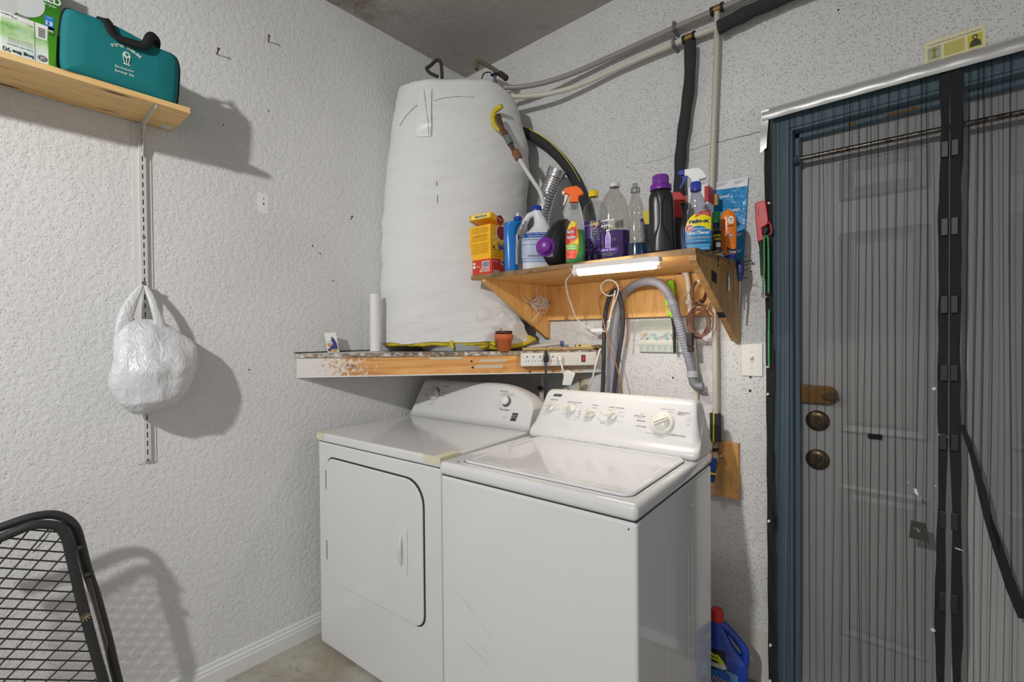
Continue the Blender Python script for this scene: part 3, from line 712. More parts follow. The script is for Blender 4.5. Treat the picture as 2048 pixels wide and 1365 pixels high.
# ================================================================== WASHER
wa = thing('washing_machine', 'white top-loading washing machine with five knobs on its console, in front of the plywood shelf', 'washing machine', (.836,-.919,0), R(3.3))
W = MW[wa.name]; WW = .632
b = MB(M=W); b.bb((0,0,.012), (WW,.60,.8385), M_EN, bevel=.008, seg=3); b.bb((.02,.02,0), (WW-.02,.58,.013), BLACK); b.bb((.004,.004,.838), (WW-.004,.595,.8425), M_GAP)
Fw = W @ frame((0,0,0),(1,0,0),(0,0,1))
Sw = W @ frame((WW,0,0),(0,1,0),(0,0,1))
for x0,x1,z0,z1 in ((.20,.40,.12,.70),(.235,.365,.15,.665)):
    pr = rrect(x0,z0,x1,z1,.03,5); b.tube([Sw.inverted() @ Sw @ Vector((q[0],q[1],0)) for q in pr], .0012, M_EN, 6, closed=True, M=W.inverted() @ Sw)
b.prism(ell(.612,.822,.0022,.0022,8), 0, .0006, M_GAP, M=W.inverted() @ Fw)
rr = random.Random(11)
for (x0,z0,x1,z1) in ((.03,.52,.13,.455),(.09,.49,.2,.41),(.11,.39,.19,.36),(.06,.37,.15,.34),(.1,.36,.21,.33),(.14,.345,.19,.318),(.17,.33,.2,.31),(.14,.2,.2,.17)):
    b.tube([Vector((x0,z0,.0001)),Vector(((x0+x1)/2+.002,(z0+z1)/2,.0001)),Vector((x1,z1,.0001))], .0003, P((150,150,150),.7), 4, M=W.inverted() @ Fw)
b.build('cabinet', wa)
b = MB(M=W); b.bb((-.002,-.008,.8425), (WW+.003,.605,.882), M_EN, bevel=.013, seg=4, smooth=True)
b.prism(rrect(.052,.020,.612,.45,.035), .8815, .8828, M_EN); b.prism(rrect(.058,.026,.606,.44,.032), .8828, .8834, M_GAP); b.build('top_panel', wa)
b = MB(M=W)
lo_ = [rrect(.060+e,.028+e,.604-e,.440-e*.3,max(.004,.030-e)) for e in (0,0,.004,.018,.028)]; zs = (.8834,.887,.8895,.8895,.8880)
b.rings([[Vector((q[0],q[1],z)) for q in r] for r, z in zip(lo_, zs)], M_EN, smooth=False); b.build('lid', wa)
for x in (.054,.606): 
    b = MB(M=W); b.prism(ell(x,.022 if x < .1 else .40,.003,.003,10), .882, .8838, P((90,90,90),.6)); b.build('lid_screw', wa)
cpf = [(.442,.8835),(.437,.890),(.437,.898),(.441,.905),(.450,.912),(.460,.921),(.466,.931),(.470,.943),(.485,.970),(.503,1.004),(.520,1.035),(.526,1.045),(.535,1.0525),(.548,1.055),(.575,1.052),(.592,1.042),(.598,1.02),(.600,.8835)]
cy, cz = .52, .955
def wsec(x, e):
    out = []
    for y, z in cpf:
        d = Vector((y-cy, z-cz)); l = d.length; d = d*(max(0, l-e)/l); f = (z-.8835)/.17
        xx = x + .030*f*(1-2*(x-.012)/.628) + (0)
        out.append(Vector((xx, cy+d.x, max(.8832, cz+d.y))))
    return out
secs = [(.012,.030),(.0125,.018),(.016,.008),(.024,.002),(.036,0)]
b = MB(M=W); b.rings([wsec(x,e) for x,e in secs]+[wsec(.012+.628*k/8,0) for k in range(1,8)]+[wsec(.652-x,e) for x,e in reversed(secs)], M_PANEL, smooth=True)
Wf = W @ frame((0,.4692,.9425),(1,0,0),(0,.050,.092))
b.M = Wf
kx = [(.084,.055,40),(.172,.055,-62),(.254,.047,20),(.337,.046,48)]
b.prism([(.078,.101),(.113,.101),(.116,.111),(.081,.111)], 0, .0007, P((50,50,52),.4)); b.text('Kenmore', .005, P((170,170,170),.5), at=(.097,.106), w=.028, z=.0009)
for s_, x, y, h, w_ in (('WATER LEVEL',.088,.087,.0045,.034),('WATER / RINSE TEMP',.176,.083,.0045,.058),('OPTIONS',.262,.080,.0045,.024),('FABRIC SOFTENER',.345,.078,.0045,.055),('NUMBER OF MINUTES',.520,.089,.0035,.045),
    ('PERMANENT',.575,.082,.005,.038),('PRESS II',.566,.076,.005,.024),('EXTRA CLEAN',.433,.057,.005,.040),('super',.440,.064,.004,.013),('light',.434,.050,.004,.013),('PREWASH',.440,.041,.005,.030),('AUTO SOAK',.444,.022,.005,.036),('EXPRESS WASH',.565,.006,.0055,.052),
    ('ULTRA CLEAN CYCLES',.49,.003,.003,.055),('heavy',.595,.066,.0035,.012),('normal',.592,.058,.0035,.014),('off',.593,.046,.0035,.009),('rinse',.497,.075,.0035,.011),('spin',.508,.079,.0035,.010),('final rinse',.535,.081,.0035,.02),
    ('super',.115,.051,.0035,.011),('low',.060,.060,.0035,.009),('warm',.206,.051,.0035,.011),('cold',.207,.041,.0035,.010),('hot',.140,.052,.0035,.008),('cold',.140,.036,.0035,.010),('warm cold',.200,.030,.0035,.018),('hot cold',.181,.073,.0035,.015),('2nd rinse',.262,.070,.0035,.020),('on',.290,.054,.0035,.006),('off',.234,.060,.0035,.008),('spin only',.233,.033,.0035,.016),('soak',.287,.032,.0035,.010),('normal speed',.326,.068,.0035,.024),('gentle speed',.366,.063,.0035,.024),('heavy speed',.370,.050,.0035,.022),('extra speed',.366,.030,.0035,.022),('permanent',.306,.047,.0035,.018),('delicate knit',.305,.024,.0035,.022),('slow slow',.306,.018,.0035,.018)):
    b.text(s_, h, M_PRT if h > .0044 else M_PRL, at=(x,y), w=w_, z=.0006, shear=.12)
for x, y, a0 in kx:
    for a in range(-20, 221, 48): b.prism(ell(x+.023*math.cos(R(a)),y+.023*math.sin(R(a)),.001,.001,6), 0, .0006, M_PRT)
for a in list(range(140,215,14))+list(range(230,320,18))+list(range(20,60,12)): b.box((.512+.043*math.cos(R(a)),.041+.043*math.sin(R(a)),.0004), (.0016,.0016,.0006), M_PRL)
b.tube([Vector((.209,.075,.0003)),Vector((.207,.022,.0003)),Vector((.199,.018,.0003)),Vector((.186,.018,.0003))], .0003, M_PRL, 4)
Lw = W @ frame((0,.4368,.8905),(1,0,0),(0,0,1)); b.M = Lw
for s_, x, w_ in (('Super Plus',.16,.022),('Extra Large Capacity',.215,.040),('Quiet Pak',.268,.022),('Triple Action Plus Agitator',.33,.060),('King Size Capacity',.40,.036)): b.text(s_, .0036, M_PRL, at=(x,.0035), w=w_, z=.0004)
wc = b.build('console', wa)
for i, (x, y, a) in enumerate(kx): knobdial('knob', wa, Wf, x, y, .0165, .020, R(a))
knobdial('cycle_knob', wa, Wf, .512, .041, .0265, .026, R(28), skirt=.038)
# ================================================================== THINGS ON THE PLYWOOD SHELF
def clear(name, tint=(.93,.94,.93), refl=.10, rough=.06):
    t = NT(name); tr_ = t.n('ShaderNodeBsdfTransparent', {'Color': (*tint, 1)}); gl = t.n('ShaderNodeBsdfGlossy', {'Roughness': rough})
    lw = t.n('ShaderNodeLayerWeight', {'Blend': .35}); fac = t.n('ShaderNodeMath', {0: lw.outputs['Facing'], 1: .32, 2: refl*.4}, operation='MULTIPLY_ADD').outputs[0]
    mx = t.n('ShaderNodeMixShader', {0: fac}); t.t.links.new(tr_.outputs[0], mx.inputs[1]); t.t.links.new(gl.outputs[0], mx.inputs[2])
    t.t.links.new(mx.outputs[0], t.out.inputs['Surface']); return t.m
def liquid(col): return P(col, .15, trans=.35)
M_PET = clear('clear_plastic'); M_PETG = clear('smoky_plastic', (.86,.85,.82))
class Px:                                             # a bottle whose outline is measured in the photo at its own depth on the shelf
    def __init__(s, pxc, Y, pym=460, base=ST+.0008, face=None, dz=0.0):
        q = atY(pxc, pym, Y); s.P = Vector((q.x, Y, base)); s.pxc = pxc; s.Y = Y; s.base = base
        d = CAM-s.P; s.rz = math.atan2(d.x, -d.y)
        c = depth(s.P)/math.hypot(d.x, d.y); s.k = depth(s.P)*min(1, c)/F_PX
        s.M = Matrix.Translation(s.P) @ Matrix.Rotation(s.rz, 4, 'Z')
    def z(s, py, px=None): return atY(s.pxc if px is None else px, py, s.Y).z-s.base
    def x(s, px): return (px-s.pxc)*s.k
    def xz(s, px, py): return (s.x(px), s.z(py))
    def secs(s, L, ratio=1.0, n=2.0, base=True, maxb=9):
        out = []
        for e in L:
            py, l, r = e[:3]; a = (r-l)/2*s.k; rt = e[3] if len(e) > 3 else ratio; nn = e[4] if len(e) > 4 else n
            out.append((max(s.z(py), .0005), a, min(a*rt, maxb), nn, s.x((l+r)/2)))
        out.sort(key=lambda q: q[0])
        if base: 
            z0 = out[0]; out = [(0, z0[1]*.93, z0[2]*.93, z0[3], z0[4]), (.004, z0[1], z0[2], z0[3], z0[4])] + [q for q in out if q[0] > .006]
        s.S = out; return out
    def at(s, z):
        S = s.S
        if z <= S[0][0]: return S[0]
        for p, q in zip(S, S[1:]):
            if z <= q[0]:
                f = (z-p[0])/(q[0]-p[0]); return tuple(a+(b_-a)*f for a, b_ in zip(p, q))
        return S[-1]
    def front(s, x, z, off=.0006):
        _, a, b_, n, cx = s.at(z); u = max(-.999, min(.999, (x-cx)/a))
        return Vector((x, -b_*(1-abs(u)**n)**(1/n)-off, z))
    def ring(s, q, N=40, inset=0.0):
        z, a, b_, n, cx = q; a -= inset; b_ -= inset
        return [Vector((cx+a*(abs(math.cos(t))**(2/n))*(1 if math.cos(t) >= 0 else -1), b_*(abs(math.sin(t))**(2/n))*(1 if math.sin(t) >= 0 else -1), z)) for t in [2*PI*j/N for j in range(N)]]
    def smooth(s, k=5):
        S = s.S; pts = []
        for i in range(len(S)-1):
            p0, p1, p2, p3 = S[max(i-1,0)], S[i], S[i+1], S[min(i+2,len(S)-1)]
            for j in range(k):
                f = j/k
                if i < 1: pts.append(tuple(a+(b_-a)*f for a, b_ in zip(p1, p2)))
                else:
                    z = p1[0]+(p2[0]-p1[0])*f
                    vals = [max(min(.5*((2*b_)+(c-a)*f+(2*a-5*b_+4*c-d)*f*f+(3*b_-a-3*c+d)*f**3), 1e9), -1e9) for a, b_, c, d in zip(p0, p1, p2, p3)]
                    vals[0] = z; pts.append(tuple(vals))
        pts.append(S[-1]); s.S = pts; return s
    def loft(s, b, m, inset=0.0, zmax=None, N=40, caps=True):
        S = [q for q in s.S if zmax is None or q[0] < zmax]
        if zmax is not None: S = S+[s.at(zmax)]
        if inset: S = [(max(S[0][0]+.001, .001),)+tuple(S[0][1:])]+S[1:]
        b.rings([s.ring(q, N, inset) for q in S], m, caps=caps)
    def patch(s, b, m, py0, py1, l, r, off=.0006, nu=16, nv=12):      # l, r photo columns (numbers or functions of v)
        z0, z1 = s.z(py1), s.z(py0)
        def fn(u, v):
            L = l(v) if callable(l) else l; Rr = r(v) if callable(r) else r
            return s.front(s.x(L+(Rr-L)*u), z0+(z1-z0)*v, off)
        b.grid(fn, nu, nv, m)
    def blob(s, b, m, pts, off=.0009):                # filled outline laid on the front surface
        from_ = [s.xz(*p) for p in pts]; n = len(from_)
        cx = sum(p[0] for p in from_)/n; cz = sum(p[1] for p in from_)/n
        vs = [s.front(cx, cz, off)]; fs = []; K = 4
        for k in range(1, K+1):
            for p in from_: vs.append(s.front(cx+(p[0]-cx)*k/K, cz+(p[1]-cz)*k/K, off))
        for i in range(n): fs.append((0, 1+i, 1+(i+1) % n))
        for k in range(K-1):
            for i in range(n): a = 1+k*n; fs.append((a+i, a+n+i, a+n+(i+1) % n, a+(i+1) % n))
        b.add(vs, fs, m, False)
    def write(s, b, st, px, py, hpx, m, wpx=None, off=.0012, bold=.02, shear=0.0, rot=0.0):
        x, z = s.xz(px, py)
        b.text(st, hpx*s.k, m, at=(x, z), w=None if wpx is None else wpx*s.k, bold=bold, shear=shear, rot=rot, warp=lambda X, Z: s.front(X, Z, off))
    def plate(s, b, m, pts, y0, y1, bevel=.0):        # outline with real thickness, standing in the bottle's own plane
        b.prism([s.xz(*p) for p in pts], -y1, -y0, m, M=frame((0,0,0),(1,0,0),(0,0,1)), bevel=bevel)
    def thing(s, name, label, cat, group=None): s.root = thing(name, label, cat, M=s.M, group=group); return s.root
    def mb(s): return MB(M=s.M)
def cap(px, b, pl, pr, py0, py1, m, ribs=0, r0=None):
    r = (pr-pl)/2*px.k; cx = px.x((pl+pr)/2); z1, z0 = px.z(py0), px.z(py1)
    T = Matrix.Translation((cx,0,0)); b.lathe([(r,z0),(r,z1-.002),(r-.002,z1),(.0008,z1)], m, 30, M=T)
    for i in range(ribs):
        a = 2*PI*i/ribs; b.box((cx+r*math.cos(a), r*math.sin(a), (z0+z1)/2-.001), (.0012,.0012,(z1-z0)*.8), m)
M_PUR = P((116,40,150), .35); M_YEL = P((240,205,20), .4); M_BLUE = P((24,52,160), .35); M_ORG = P((255,112,24), .4); M_RED = P((190,44,44), .45)
M_BLKP = P((34,33,35), .32); M_W = P((236,236,234), .4); INKB = P((24,30,90), .5); INKK = P((20,20,22), .6); INKW = P((240,240,240), .5)

# red fabric softener sheet carton with the yellow washing powder carton on top
x0 = atY(945,545,-.452).x; x1 = atY(984,545,-.452).x
bx = thing('dryer_sheet_box', 'small red carton at the left end of the plywood shelf, under the yellow box', 'box', ((x0+x1)/2,-.41,ST))
zt_ = atY(984,516,-.452).z; M_RBOX = P((208,60,34), .5)
b = MB(); b.bb((x0,-.452,ST+.0005), (x1,-.372,zt_), M_RBOX, bevel=.001); Mf = frame((0,-.4523,0),(1,0,0),(0,0,1)); h = zt_-ST; w = x1-x0
b.flat(rrect(x0+.5*w,ST+.42*h,x0+.88*w,ST+.86*h,.001,1), M_W, Mf, .0003)
for i in range(11): b.bb((x0+(.54+.03*i)*w,-.4532,ST+.46*h), (x0+(.54+.03*i+(.012 if i % 3 else .02))*w,-.4527,ST+.82*h), INKB)
b.flat(rrect(x0+.04*w,ST+.45*h,x0+.16*w,ST+.62*h,.002,3), M_W, Mf, .0003); b.flat(ell(x0+.1*w,ST+.76*h,.06*w,.09*h,16), M_W, Mf, .0003)
for i, (tx, st) in enumerate(((.66,'dryer sheets'),(.63,'static control'),(.66,'80 count'))): b.text(st, .006, INKW, Mf, (x0+tx*w, ST+(.20-.075*i)*h+.01), .5*w, .01, z=.0006)
b.text('softener', .005, INKW, Mf, (x0+.3*w,ST+.55*h), .24*w, .01, z=.0006)
Ms = frame((x1+.0003,0,0),(0,1,0),(0,0,1)); b.text('bounce', .3*h, INKW, Ms, (-.425,ST+.2*h), .040, .02, z=.0004); b.text('outdoor fresh', .005, INKW, Ms, (-.432,ST+.84*h), .032, .01, z=.0004)
b.flat(ell(-.388,ST+.82*h,.010,.012,18), INKW, Ms, .0003); b.flat(ell(-.387,ST+.82*h,.006,.008,18), P((60,40,110),.5), Ms, .0006)
b.flat([(-.41,ST+.75*h),(-.372,ST+.35*h),(-.372,ST+.55*h)], P((150,120,110),.5), Ms, .0003); b.build('carton', bx)
x0 = atY(939,490,-.455).x; x1 = atY(980,490,-.455).x; z0 = zt_+.0005; z1 = atY(980,447,-.455).z
yb = thing('washing_powder_box', 'yellow washing powder carton with its lid propped open, on the red box', 'box', ((x0+x1)/2,-.41,z0))
M_YBOX = t = NT('yellow_carton'); M_YBOX = t.bs(col=lin((250,186,24)), rough=.45)
b = MB(); y0, y1 = -.452, -.372; Q = lambda x,y,z: Vector((x,y,z))
bot_ = [(x0+.010,y0+.004),(x1-.002,y0+.004),(x1-.002,y1),(x0+.010,y1)]; top_ = [(x0,y0),(x1,y0),(x1,y1),(x0,y1)]
b.rings([[Q(x,y,z0) for x,y in bot_],[Q(x,y,z0+.45*(z1-z0)) for x,y in top_],[Q(x,y,z1) for x,y in top_]], M_YBOX, smooth=False); h = z1-z0; w = x1-x0
def bx_text(st, fx, fz, hh, ww, m=INKK, bold=.005): b.text(st, hh, m, frame((0,y0-.0006,0),(1,0,0),(0,0,1)), (x0+fx*w, z0+fz*h), ww*w, bold, z=.0004)
pb = P((120,84,20), .6)
for i in range(17):
    if i in (4,9): continue
    bx_text('use as directed for all washable fabrics and colours'[:44-(i*7) % 11], .49, .93-.046*i, .0038, (.86 if i % 3 else .74), pb, .0)
bx_text('ADD DETERGENT TO THE WASH', .5, .70, .0036, .6, pb, .02)
Ms = frame((x1+.0004,0,0),(0,1,0),(0,0,1)); D_ = y1-y0
for i in range(7):
    a0 = R(200+i*22); c0_ = (y1-.01, z0+.78*h); b.flat([c0_,(c0_[0]+.075*math.cos(a0),c0_[1]+.075*math.sin(a0)),(c0_[0]+.075*math.cos(a0+.14),c0_[1]+.075*math.sin(a0+.14))] if c0_[0]+.075*math.cos(a0) > y0 else [c0_,(c0_[0]+.06*math.cos(a0),c0_[1]+.06*math.sin(a0)),(c0_[0]+.06*math.cos(a0+.14),c0_[1]+.06*math.sin(a0+.14))], P((250,226,110),.45), Ms, .0002)
b.flat(ell(y1-.012,z0+.80*h,.036,.036,28)[0:0] or [(min(y1,p[0]),min(z1,p[1])) for p in ell(y1-.012,z0+.80*h,.034,.034,28)], INKW, Ms, .0004); b.flat([(min(y1,p[0]),min(z1,p[1])) for p in ell(y1-.012,z0+.80*h,.030,.030,28)], P((160,30,44),.5), Ms, .0006)
b.text('Fab', .024, P((40,80,180),.5), Ms, (y0+.062,z0+.38*h), .034, .04, z=.001); b.text('30', .011, INKK, Ms, (y0+.018,z0+.34*h), .014, .03, z=.0008)
for i, st in enumerate(('WASH LOADS','with baking soda for colour','stain fighting freshness')): b.text(st, .005, pb, Ms, (y0+.035,z0+(.26-.09*i)*h), .05, .01, z=.0008)
b.build('carton', yb)
b = MB(M=Matrix.Translation((x0,y1,z1+.004)) @ Matrix.Rotation(R(-13),4,'X') @ Matrix.Rotation(R(2),4,'Y')); dw = x1-x0
b.bb((-.001,-.086,.006), (dw+.003,0,.030), M_YBOX, bevel=.001); b.flat(rrect(.012,.008,dw-.006,.027,.001,1), P((250,226,90),.45), frame((0,-.0863,0),(1,0,0),(0,0,1)), .0003)
b.text('FabriCare', .012, P((40,70,160),.5), frame((0,-.0866,0),(1,0,0),(0,0,1)), (dw*.55,.018), dw*.6, .03, .15, z=.0006)
b.prism(ell(-.028,.018,.020,.020,20), 0, .0004, P((160,30,44),.5), M=frame((dw+.0031,0,0),(0,1,0),(0,0,1))); b.text('A & HA', .006, INKW, frame((dw+.0036,0,0),(0,1,0),(0,0,1)), (-.03,.020), .026, .02, z=.0003)
b.bb((-.001,-.086,.002), (.004,0,.030), P((200,190,170),.6)); lab(b.build('lid', yb), 'open flap lid')

# blue angle-neck cleaner bottle
B = Px(1024, -.405, 490); B.secs([(545,1009,1036),(520,1009,1036),(490,1009,1034),(470,1008,1033),(458,1007,1036),(450,1007.5,1041),(446,1010,1044),(442,1027,1044.5),(438,1029,1044)], .62, 2.2); B.smooth(4)
r_ = B.thing('toilet_cleaner_bottle', 'glossy blue angle-neck bottle with a white nozzle between the yellow box and the white jug', 'bottle'); b = B.mb(); B.loft(b, P((0,112,196), .22, coat=.4)); b.build('body', r_)
b = B.mb(); B.patch(b, P((214,232,236),.4), 470, 530, 1031, 1035.5); b.build('label', r_)
b = B.mb(); cap(B, b, 1028, 1044, 434, 441, M_BLUE, 20); q = B.x(1036); b.lathe([(.0065,B.z(434)),(.0065,B.z(430)),(.0045,B.z(429)),(.0045,B.z(426)),(.001,B.z(425.5))], M_W, 16, M=Matrix.Translation((q,0,0))); b.build('cap', r_)

# white bleach jug
B = Px(1070, -.285, 480); B.secs([(545,1034,1107),(500,1033,1108),(488,1033.5,1108),(480,1037,1107.5),(472,1044,1106),(462,1058,1102),(450,1068,1097,.9),(438,1068,1091,.9),(428,1066,1085,1),(422,1065,1083,1)], .72, 2.3, maxb=.062); B.smooth(4)
r_ = B.thing('bleach_jug', 'white handled bleach jug with a blue screw cap and blue printed label', 'jug'); b = B.mb(); B.loft(b, P((226,228,234), .38)); b.build('body', r_)
b = B.mb(); b.tube(spline([Vector((*B.xz(1066,427),0)).xzy if False else Vector((B.x(p),0,B.z(q))) for p,q in ((1070,428),(1060,431),(1053,440),(1048,452),(1045,465),(1044,478),(1050,486))],5), [.0125]*31, P((226,228,234), .38), 14); b.build('handle', r_)
b = B.mb(); cap(B, b, 1062.5, 1084, 413, 422.5, M_BLUE, 28); b.build('cap', r_)
b = B.mb(); M_LB = P((28,74,176), .4); B.patch(b, P((150,190,226), .45), 470, 529, 1035, 1104, .0006); B.patch(b, M_LB, 470, 480, 1035, 1106, .0010); B.patch(b, P((196,208,226),.45), 482, 528, 1041, 1104, .0010)
B.blob(b, P((206,196,90),.5), [(1044+4.5*math.cos(a*.5),475.5+3.2*math.sin(a*.5)) for a in range(13)], .0014)
B.write(b, 'Keeps Clothes White', 1073, 473, 2.6, INKW, 36); B.write(b, 'Cleans and Protects', 1072, 477, 2.4, INKW, 33)
for py, l, r, c in ((484,1046,1078,INKB),(494,1042,1098,M_LB),(515,1055,1102,INKB),(517,1055,1102,INKB),(521,1045,1100,M_LB),(526,1042,1100,P((60,140,200),.5))): B.patch(b, c, py, py+1.1, l, r, .0014, 14, 1)
for i in range(15): B.write(b, 'for laundry add bleach to wash water before clothes', 1071, 487+2.0*i, 1.0, M_LB, 54-(i*5) % 9, bold=0)
b.build('label', r_)

# black detergent bottle lying with its purple cap towards the room
B = Px(1112, -.385, 490); B.rz = R(20); B.M = Matrix.Translation(B.P) @ Matrix.Rotation(B.rz, 4, 'Z'); out = [(1133,438),(1120,439),(1108,443),(1099,453),(1090,466),(1084,480),(1083,497),(1086,512),(1092,524),(1098,531),(1133,531)]
pz = [(B.x(p), max(B.z(q), .001)) for p, q in out]; cxp, czp = B.x(1101), B.z(500)
r_ = B.thing('detergent_bottle', 'black detergent bottle lying on its side with its big purple cap facing out', 'bottle')
b = B.mb(); rs = []
for y, s_, k in ((-.045,.36,1.0),(-.036,.62,.8),(-.022,.86,.3),(-.006,.97,.1),(.010,1,0),(.09,1,0),(.12,.96,0),(.13,.8,0)):
    mx = sum(p[0] for p in pz)/len(pz); mz = sum(p[1] for p in pz)/len(pz); ax, az = mx+(cxp-mx)*k, mz+(czp-mz)*k
    rs.append([Vector((ax+(p[0]-mx)*s_, y, max(.0008, az+(p[1]-mz)*s_))) for p in pz])
b.rings(rs, M_BLKP); b.build('body', r_)
b = B.mb(); T = Matrix.Translation((B.x(1097),-.042,B.z(497))) @ Matrix.Rotation(R(90),4,'X') @ Matrix.Rotation(R(2),4,'Y'); k = B.k
b.lathe([(19.5*k,-.006),(19.5*k,.004),(18.5*k,.006),(14*k,.006),(13.2*k,.008),(12.6*k,.026),(11.6*k,.0285),(.001,.0285)], M_PUR, 40, M=T)
for i in range(40): a = 2*PI*i/40; b.box((13*k*math.cos(a),13*k*math.sin(a),.016), (.001,.001,.016), M_PUR, M=T)
b.build('cap', r_)

# green cleaner spray with the orange trigger
def sprayer(B, name, label, secs, ratio, mat, n=2.2):
    B.secs(secs, ratio, n); B.smooth(4); r_ = B.thing(name, label, 'spray bottle'); b = B.mb(); B.loft(b, mat); b.build('bottle', r_); return r_
B = Px(1151, -.43, 470); r_ = sprayer(B, 'spray_bottle', 'green antibacterial cleaner spray bottle with an orange trigger head', [(525,1131,1171),(495,1131,1171),(475,1133,1170.5),(455,1136,1167),(440,1139,1163),(425,1140.5,1160),(412,1141.5,1158),(404,1142,1157)], .58, M_PET)
b = B.mb(); B.loft(b, liquid((66,160,80)), .0015, B.z(461)); b.build('liquid', r_)
b = B.mb()
for y in (408,411,414,417): cap(B, b, 1141, 1158.5, y, y+1.2, M_PET)
b.build('neck_rib', r_)
b = B.mb(); wid = lambda l: (lambda v: l)
def lb(v):  # label edges, v from bottom
    py = 521+(443-521)*v; return py
B.blob(b, P((240,120,36),.45), [(1131.5,520),(1131.5,478),(1134,460),(1138,449),(1143,443.5),(1149,444),(1153,450),(1157,470),(1158,490),(1155,508),(1150,519)], .0006)
B.blob(b, P((246,222,30),.45), [(1131.8,474),(1134.5,460),(1138.5,450),(1143,444.5),(1148.5,445),(1152,450),(1149,456),(1143,457),(1137,462)], .0010); B.blob(b, P((246,222,30),.45), [(1133,492),(1156,478),(1157,488),(1154,492)], .0009)
B.blob(b, P((206,44,40),.45), [(1132,490),(1132,470),(1137,459),(1144,453.5),(1150,456),(1153,464),(1152,475),(1146,483),(1138,489)], .0012)
B.patch(b, P((130,190,50),.45), 490.5, 502, 1132, 1155.5, .0012); B.patch(b, P((226,70,40),.45), 503, 519, 1132, 1152, .0009)
B.write(b, 'Spic', 1141, 466, 8.5, INKB, 17, .0018, .05); B.write(b, 'Span', 1142, 477, 8.5, INKB, 19, .0018, .05); B.write(b, 'Spic', 1140.7, 465.7, 8, INKW, 16, .0023, .02); B.write(b, 'Span', 1141.7, 476.7, 8, INKW, 18, .0023, .02)
B.write(b, 'ANTIBACTERIAL', 1143, 494.5, 3, INKW, 21, .0018); B.write(b, 'SPRAY CLEANER', 1143, 499, 2.4, INKW, 16, .0018); B.write(b, 'everyday', 1144, 450, 1.8, P((70,110,40),.5), 9, .0018); B.write(b, 'kills household germs', 1142, 506, 1.6, INKW, 16, .0016, 0); B.write(b, '22 FL OZ', 1139, 516, 1.8, INKW, 9, .0016, 0)
b.build('label', r_)
b = B.mb(); B.plate(b, M_ORG, [(1128,378),(1133,375.5),(1152,373),(1156,374),(1163,380),(1168,388.5),(1166,391),(1158,394),(1157.5,405.5),(1139,405.5),(1139.5,396),(1140,391),(1136,388),(1129,388)], -.010, .010, .003); b.build('trigger_head', r_)
b = B.mb(); B.plate(b, M_W, [(1124,383),(1129,380.5),(1129,388.5),(1125.5,389.5)], -.006, .006, .0015); B.plate(b, M_W, [(1130,389),(1137,389.5),(1134,398),(1129.5,408),(1127.5,411),(1126.5,409),(1129,400)], -.004, .004, .001); b.build('trigger', r_)

# lavender cleaner in a clear bottle with a yellow cap
B = Px(1192, -.27, 460); B.secs([(530,1169,1217),(470,1168,1217),(440,1167,1216.5),(425,1166,1216),(415,1168,1213),(408,1174,1206),(403,1179,1198),(398,1180.5,1195),(392,1181,1194)], .7, 2.3); B.smooth(4)
r_ = B.thing('lavender_cleaner_bottle', 'clear bottle of purple cleaner with a yellow cap', 'bottle'); b = B.mb(); B.loft(b, M_PET); b.build('bottle', r_)
b = B.mb(); B.loft(b, liquid((70,50,130)), .0018, B.z(482)); b.build('liquid', r_)
b = B.mb(); cap(B, b, 1178, 1196.5, 382, 394, M_YEL, 30); b.build('cap', r_)
b = B.mb(); B.patch(b, P((84,40,150),.4), 445, 453, 1169, 1216); B.patch(b, P((72,44,130),.4), 453, 512, 1169, 1216); B.patch(b, INKW, 453, 453.8, 1169, 1200, .0009, 12, 1)
B.blob(b, P((222,212,120),.4), [(1181,446),(1196,446),(1196,456),(1181,456)], .0010); B.write(b, '40%', 1188, 449, 3.5, INKK, 11); B.blob(b, P((230,180,60),.4), [(1188,462),(1194,452),(1202,447),(1196,455),(1190,463)], .0014)
B.write(b, 'Fabuloso', 1205, 470, 17, INKW, 46, .0011, .06, .1); B.write(b, 'Fabuloso', 1205, 470, 15, INKB, 44, .0017, .03, .1)
rr = random.Random(5)
for i in range(24):
    px, py = rr.uniform(1171,1200), rr.uniform(480,506); B.blob(b, P((190,176,226) if i % 2 else (120,90,180),.5), [(px,py),(px+5,py-3.5),(px+6,py-3),(px+1,py+1)], .0013)
b.build('label', r_)

# large refill bottle
B = Px(1228, -.36, 450); B.secs([(525,1198.5,1258.5),(480,1198,1259),(440,1197,1259),(420,1198,1257.5),(408,1201,1254),(396,1206.5,1248.5),(386,1214,1242),(381,1217.5,1239.5),(378,1219.5,1238.5),(375,1219.5,1238.5)], .66, 2.2); B.smooth(4)
r_ = B.thing('soap_refill_bottle', 'large clear refill bottle half full of purple soap with a white cap', 'bottle'); b = B.mb(); B.loft(b, M_PETG); b.build('bottle', r_)
b = B.mb(); B.loft(b, P((84,52,148), .15, trans=.45), .0018, B.z(464)); b.build('liquid', r_)
b = B.mb(); cap(B, b, 1219, 1240, 367, 375, P((214,214,210),.4)); b.build('cap', r_)
b = B.mb(); B.write(b, 'method', 1215, 444, 6, INKW, 25); B.write(b, 'all purpose', 1217, 450, 2.6, INKW, 24, bold=.01); B.write(b, 'REFILL', 1215, 455, 5.5, INKW, 24)
B.patch(b, P((120,70,196),.5), 499, 506, 1200.5, 1236, .0010); B.write(b, '68 oz  2.5 X', 1217, 502.5, 4, INKW, 26, .0016); B.patch(b, P((170,180,60),.5), 459.5, 460.3, 1206, 1232, .0010, 10, 1)
B.blob(b, INKW, [(1211,498.5),(1211,478),(1213,471),(1215,468),(1216.5,468),(1219,471),(1221,478),(1221,498.5)], .0010); B.blob(b, P((140,90,200),.4), [(1212,497.5),(1212,478),(1214,471.5),(1215.5,469),(1218,471.5),(1220,478),(1220,497.5)], .0014)
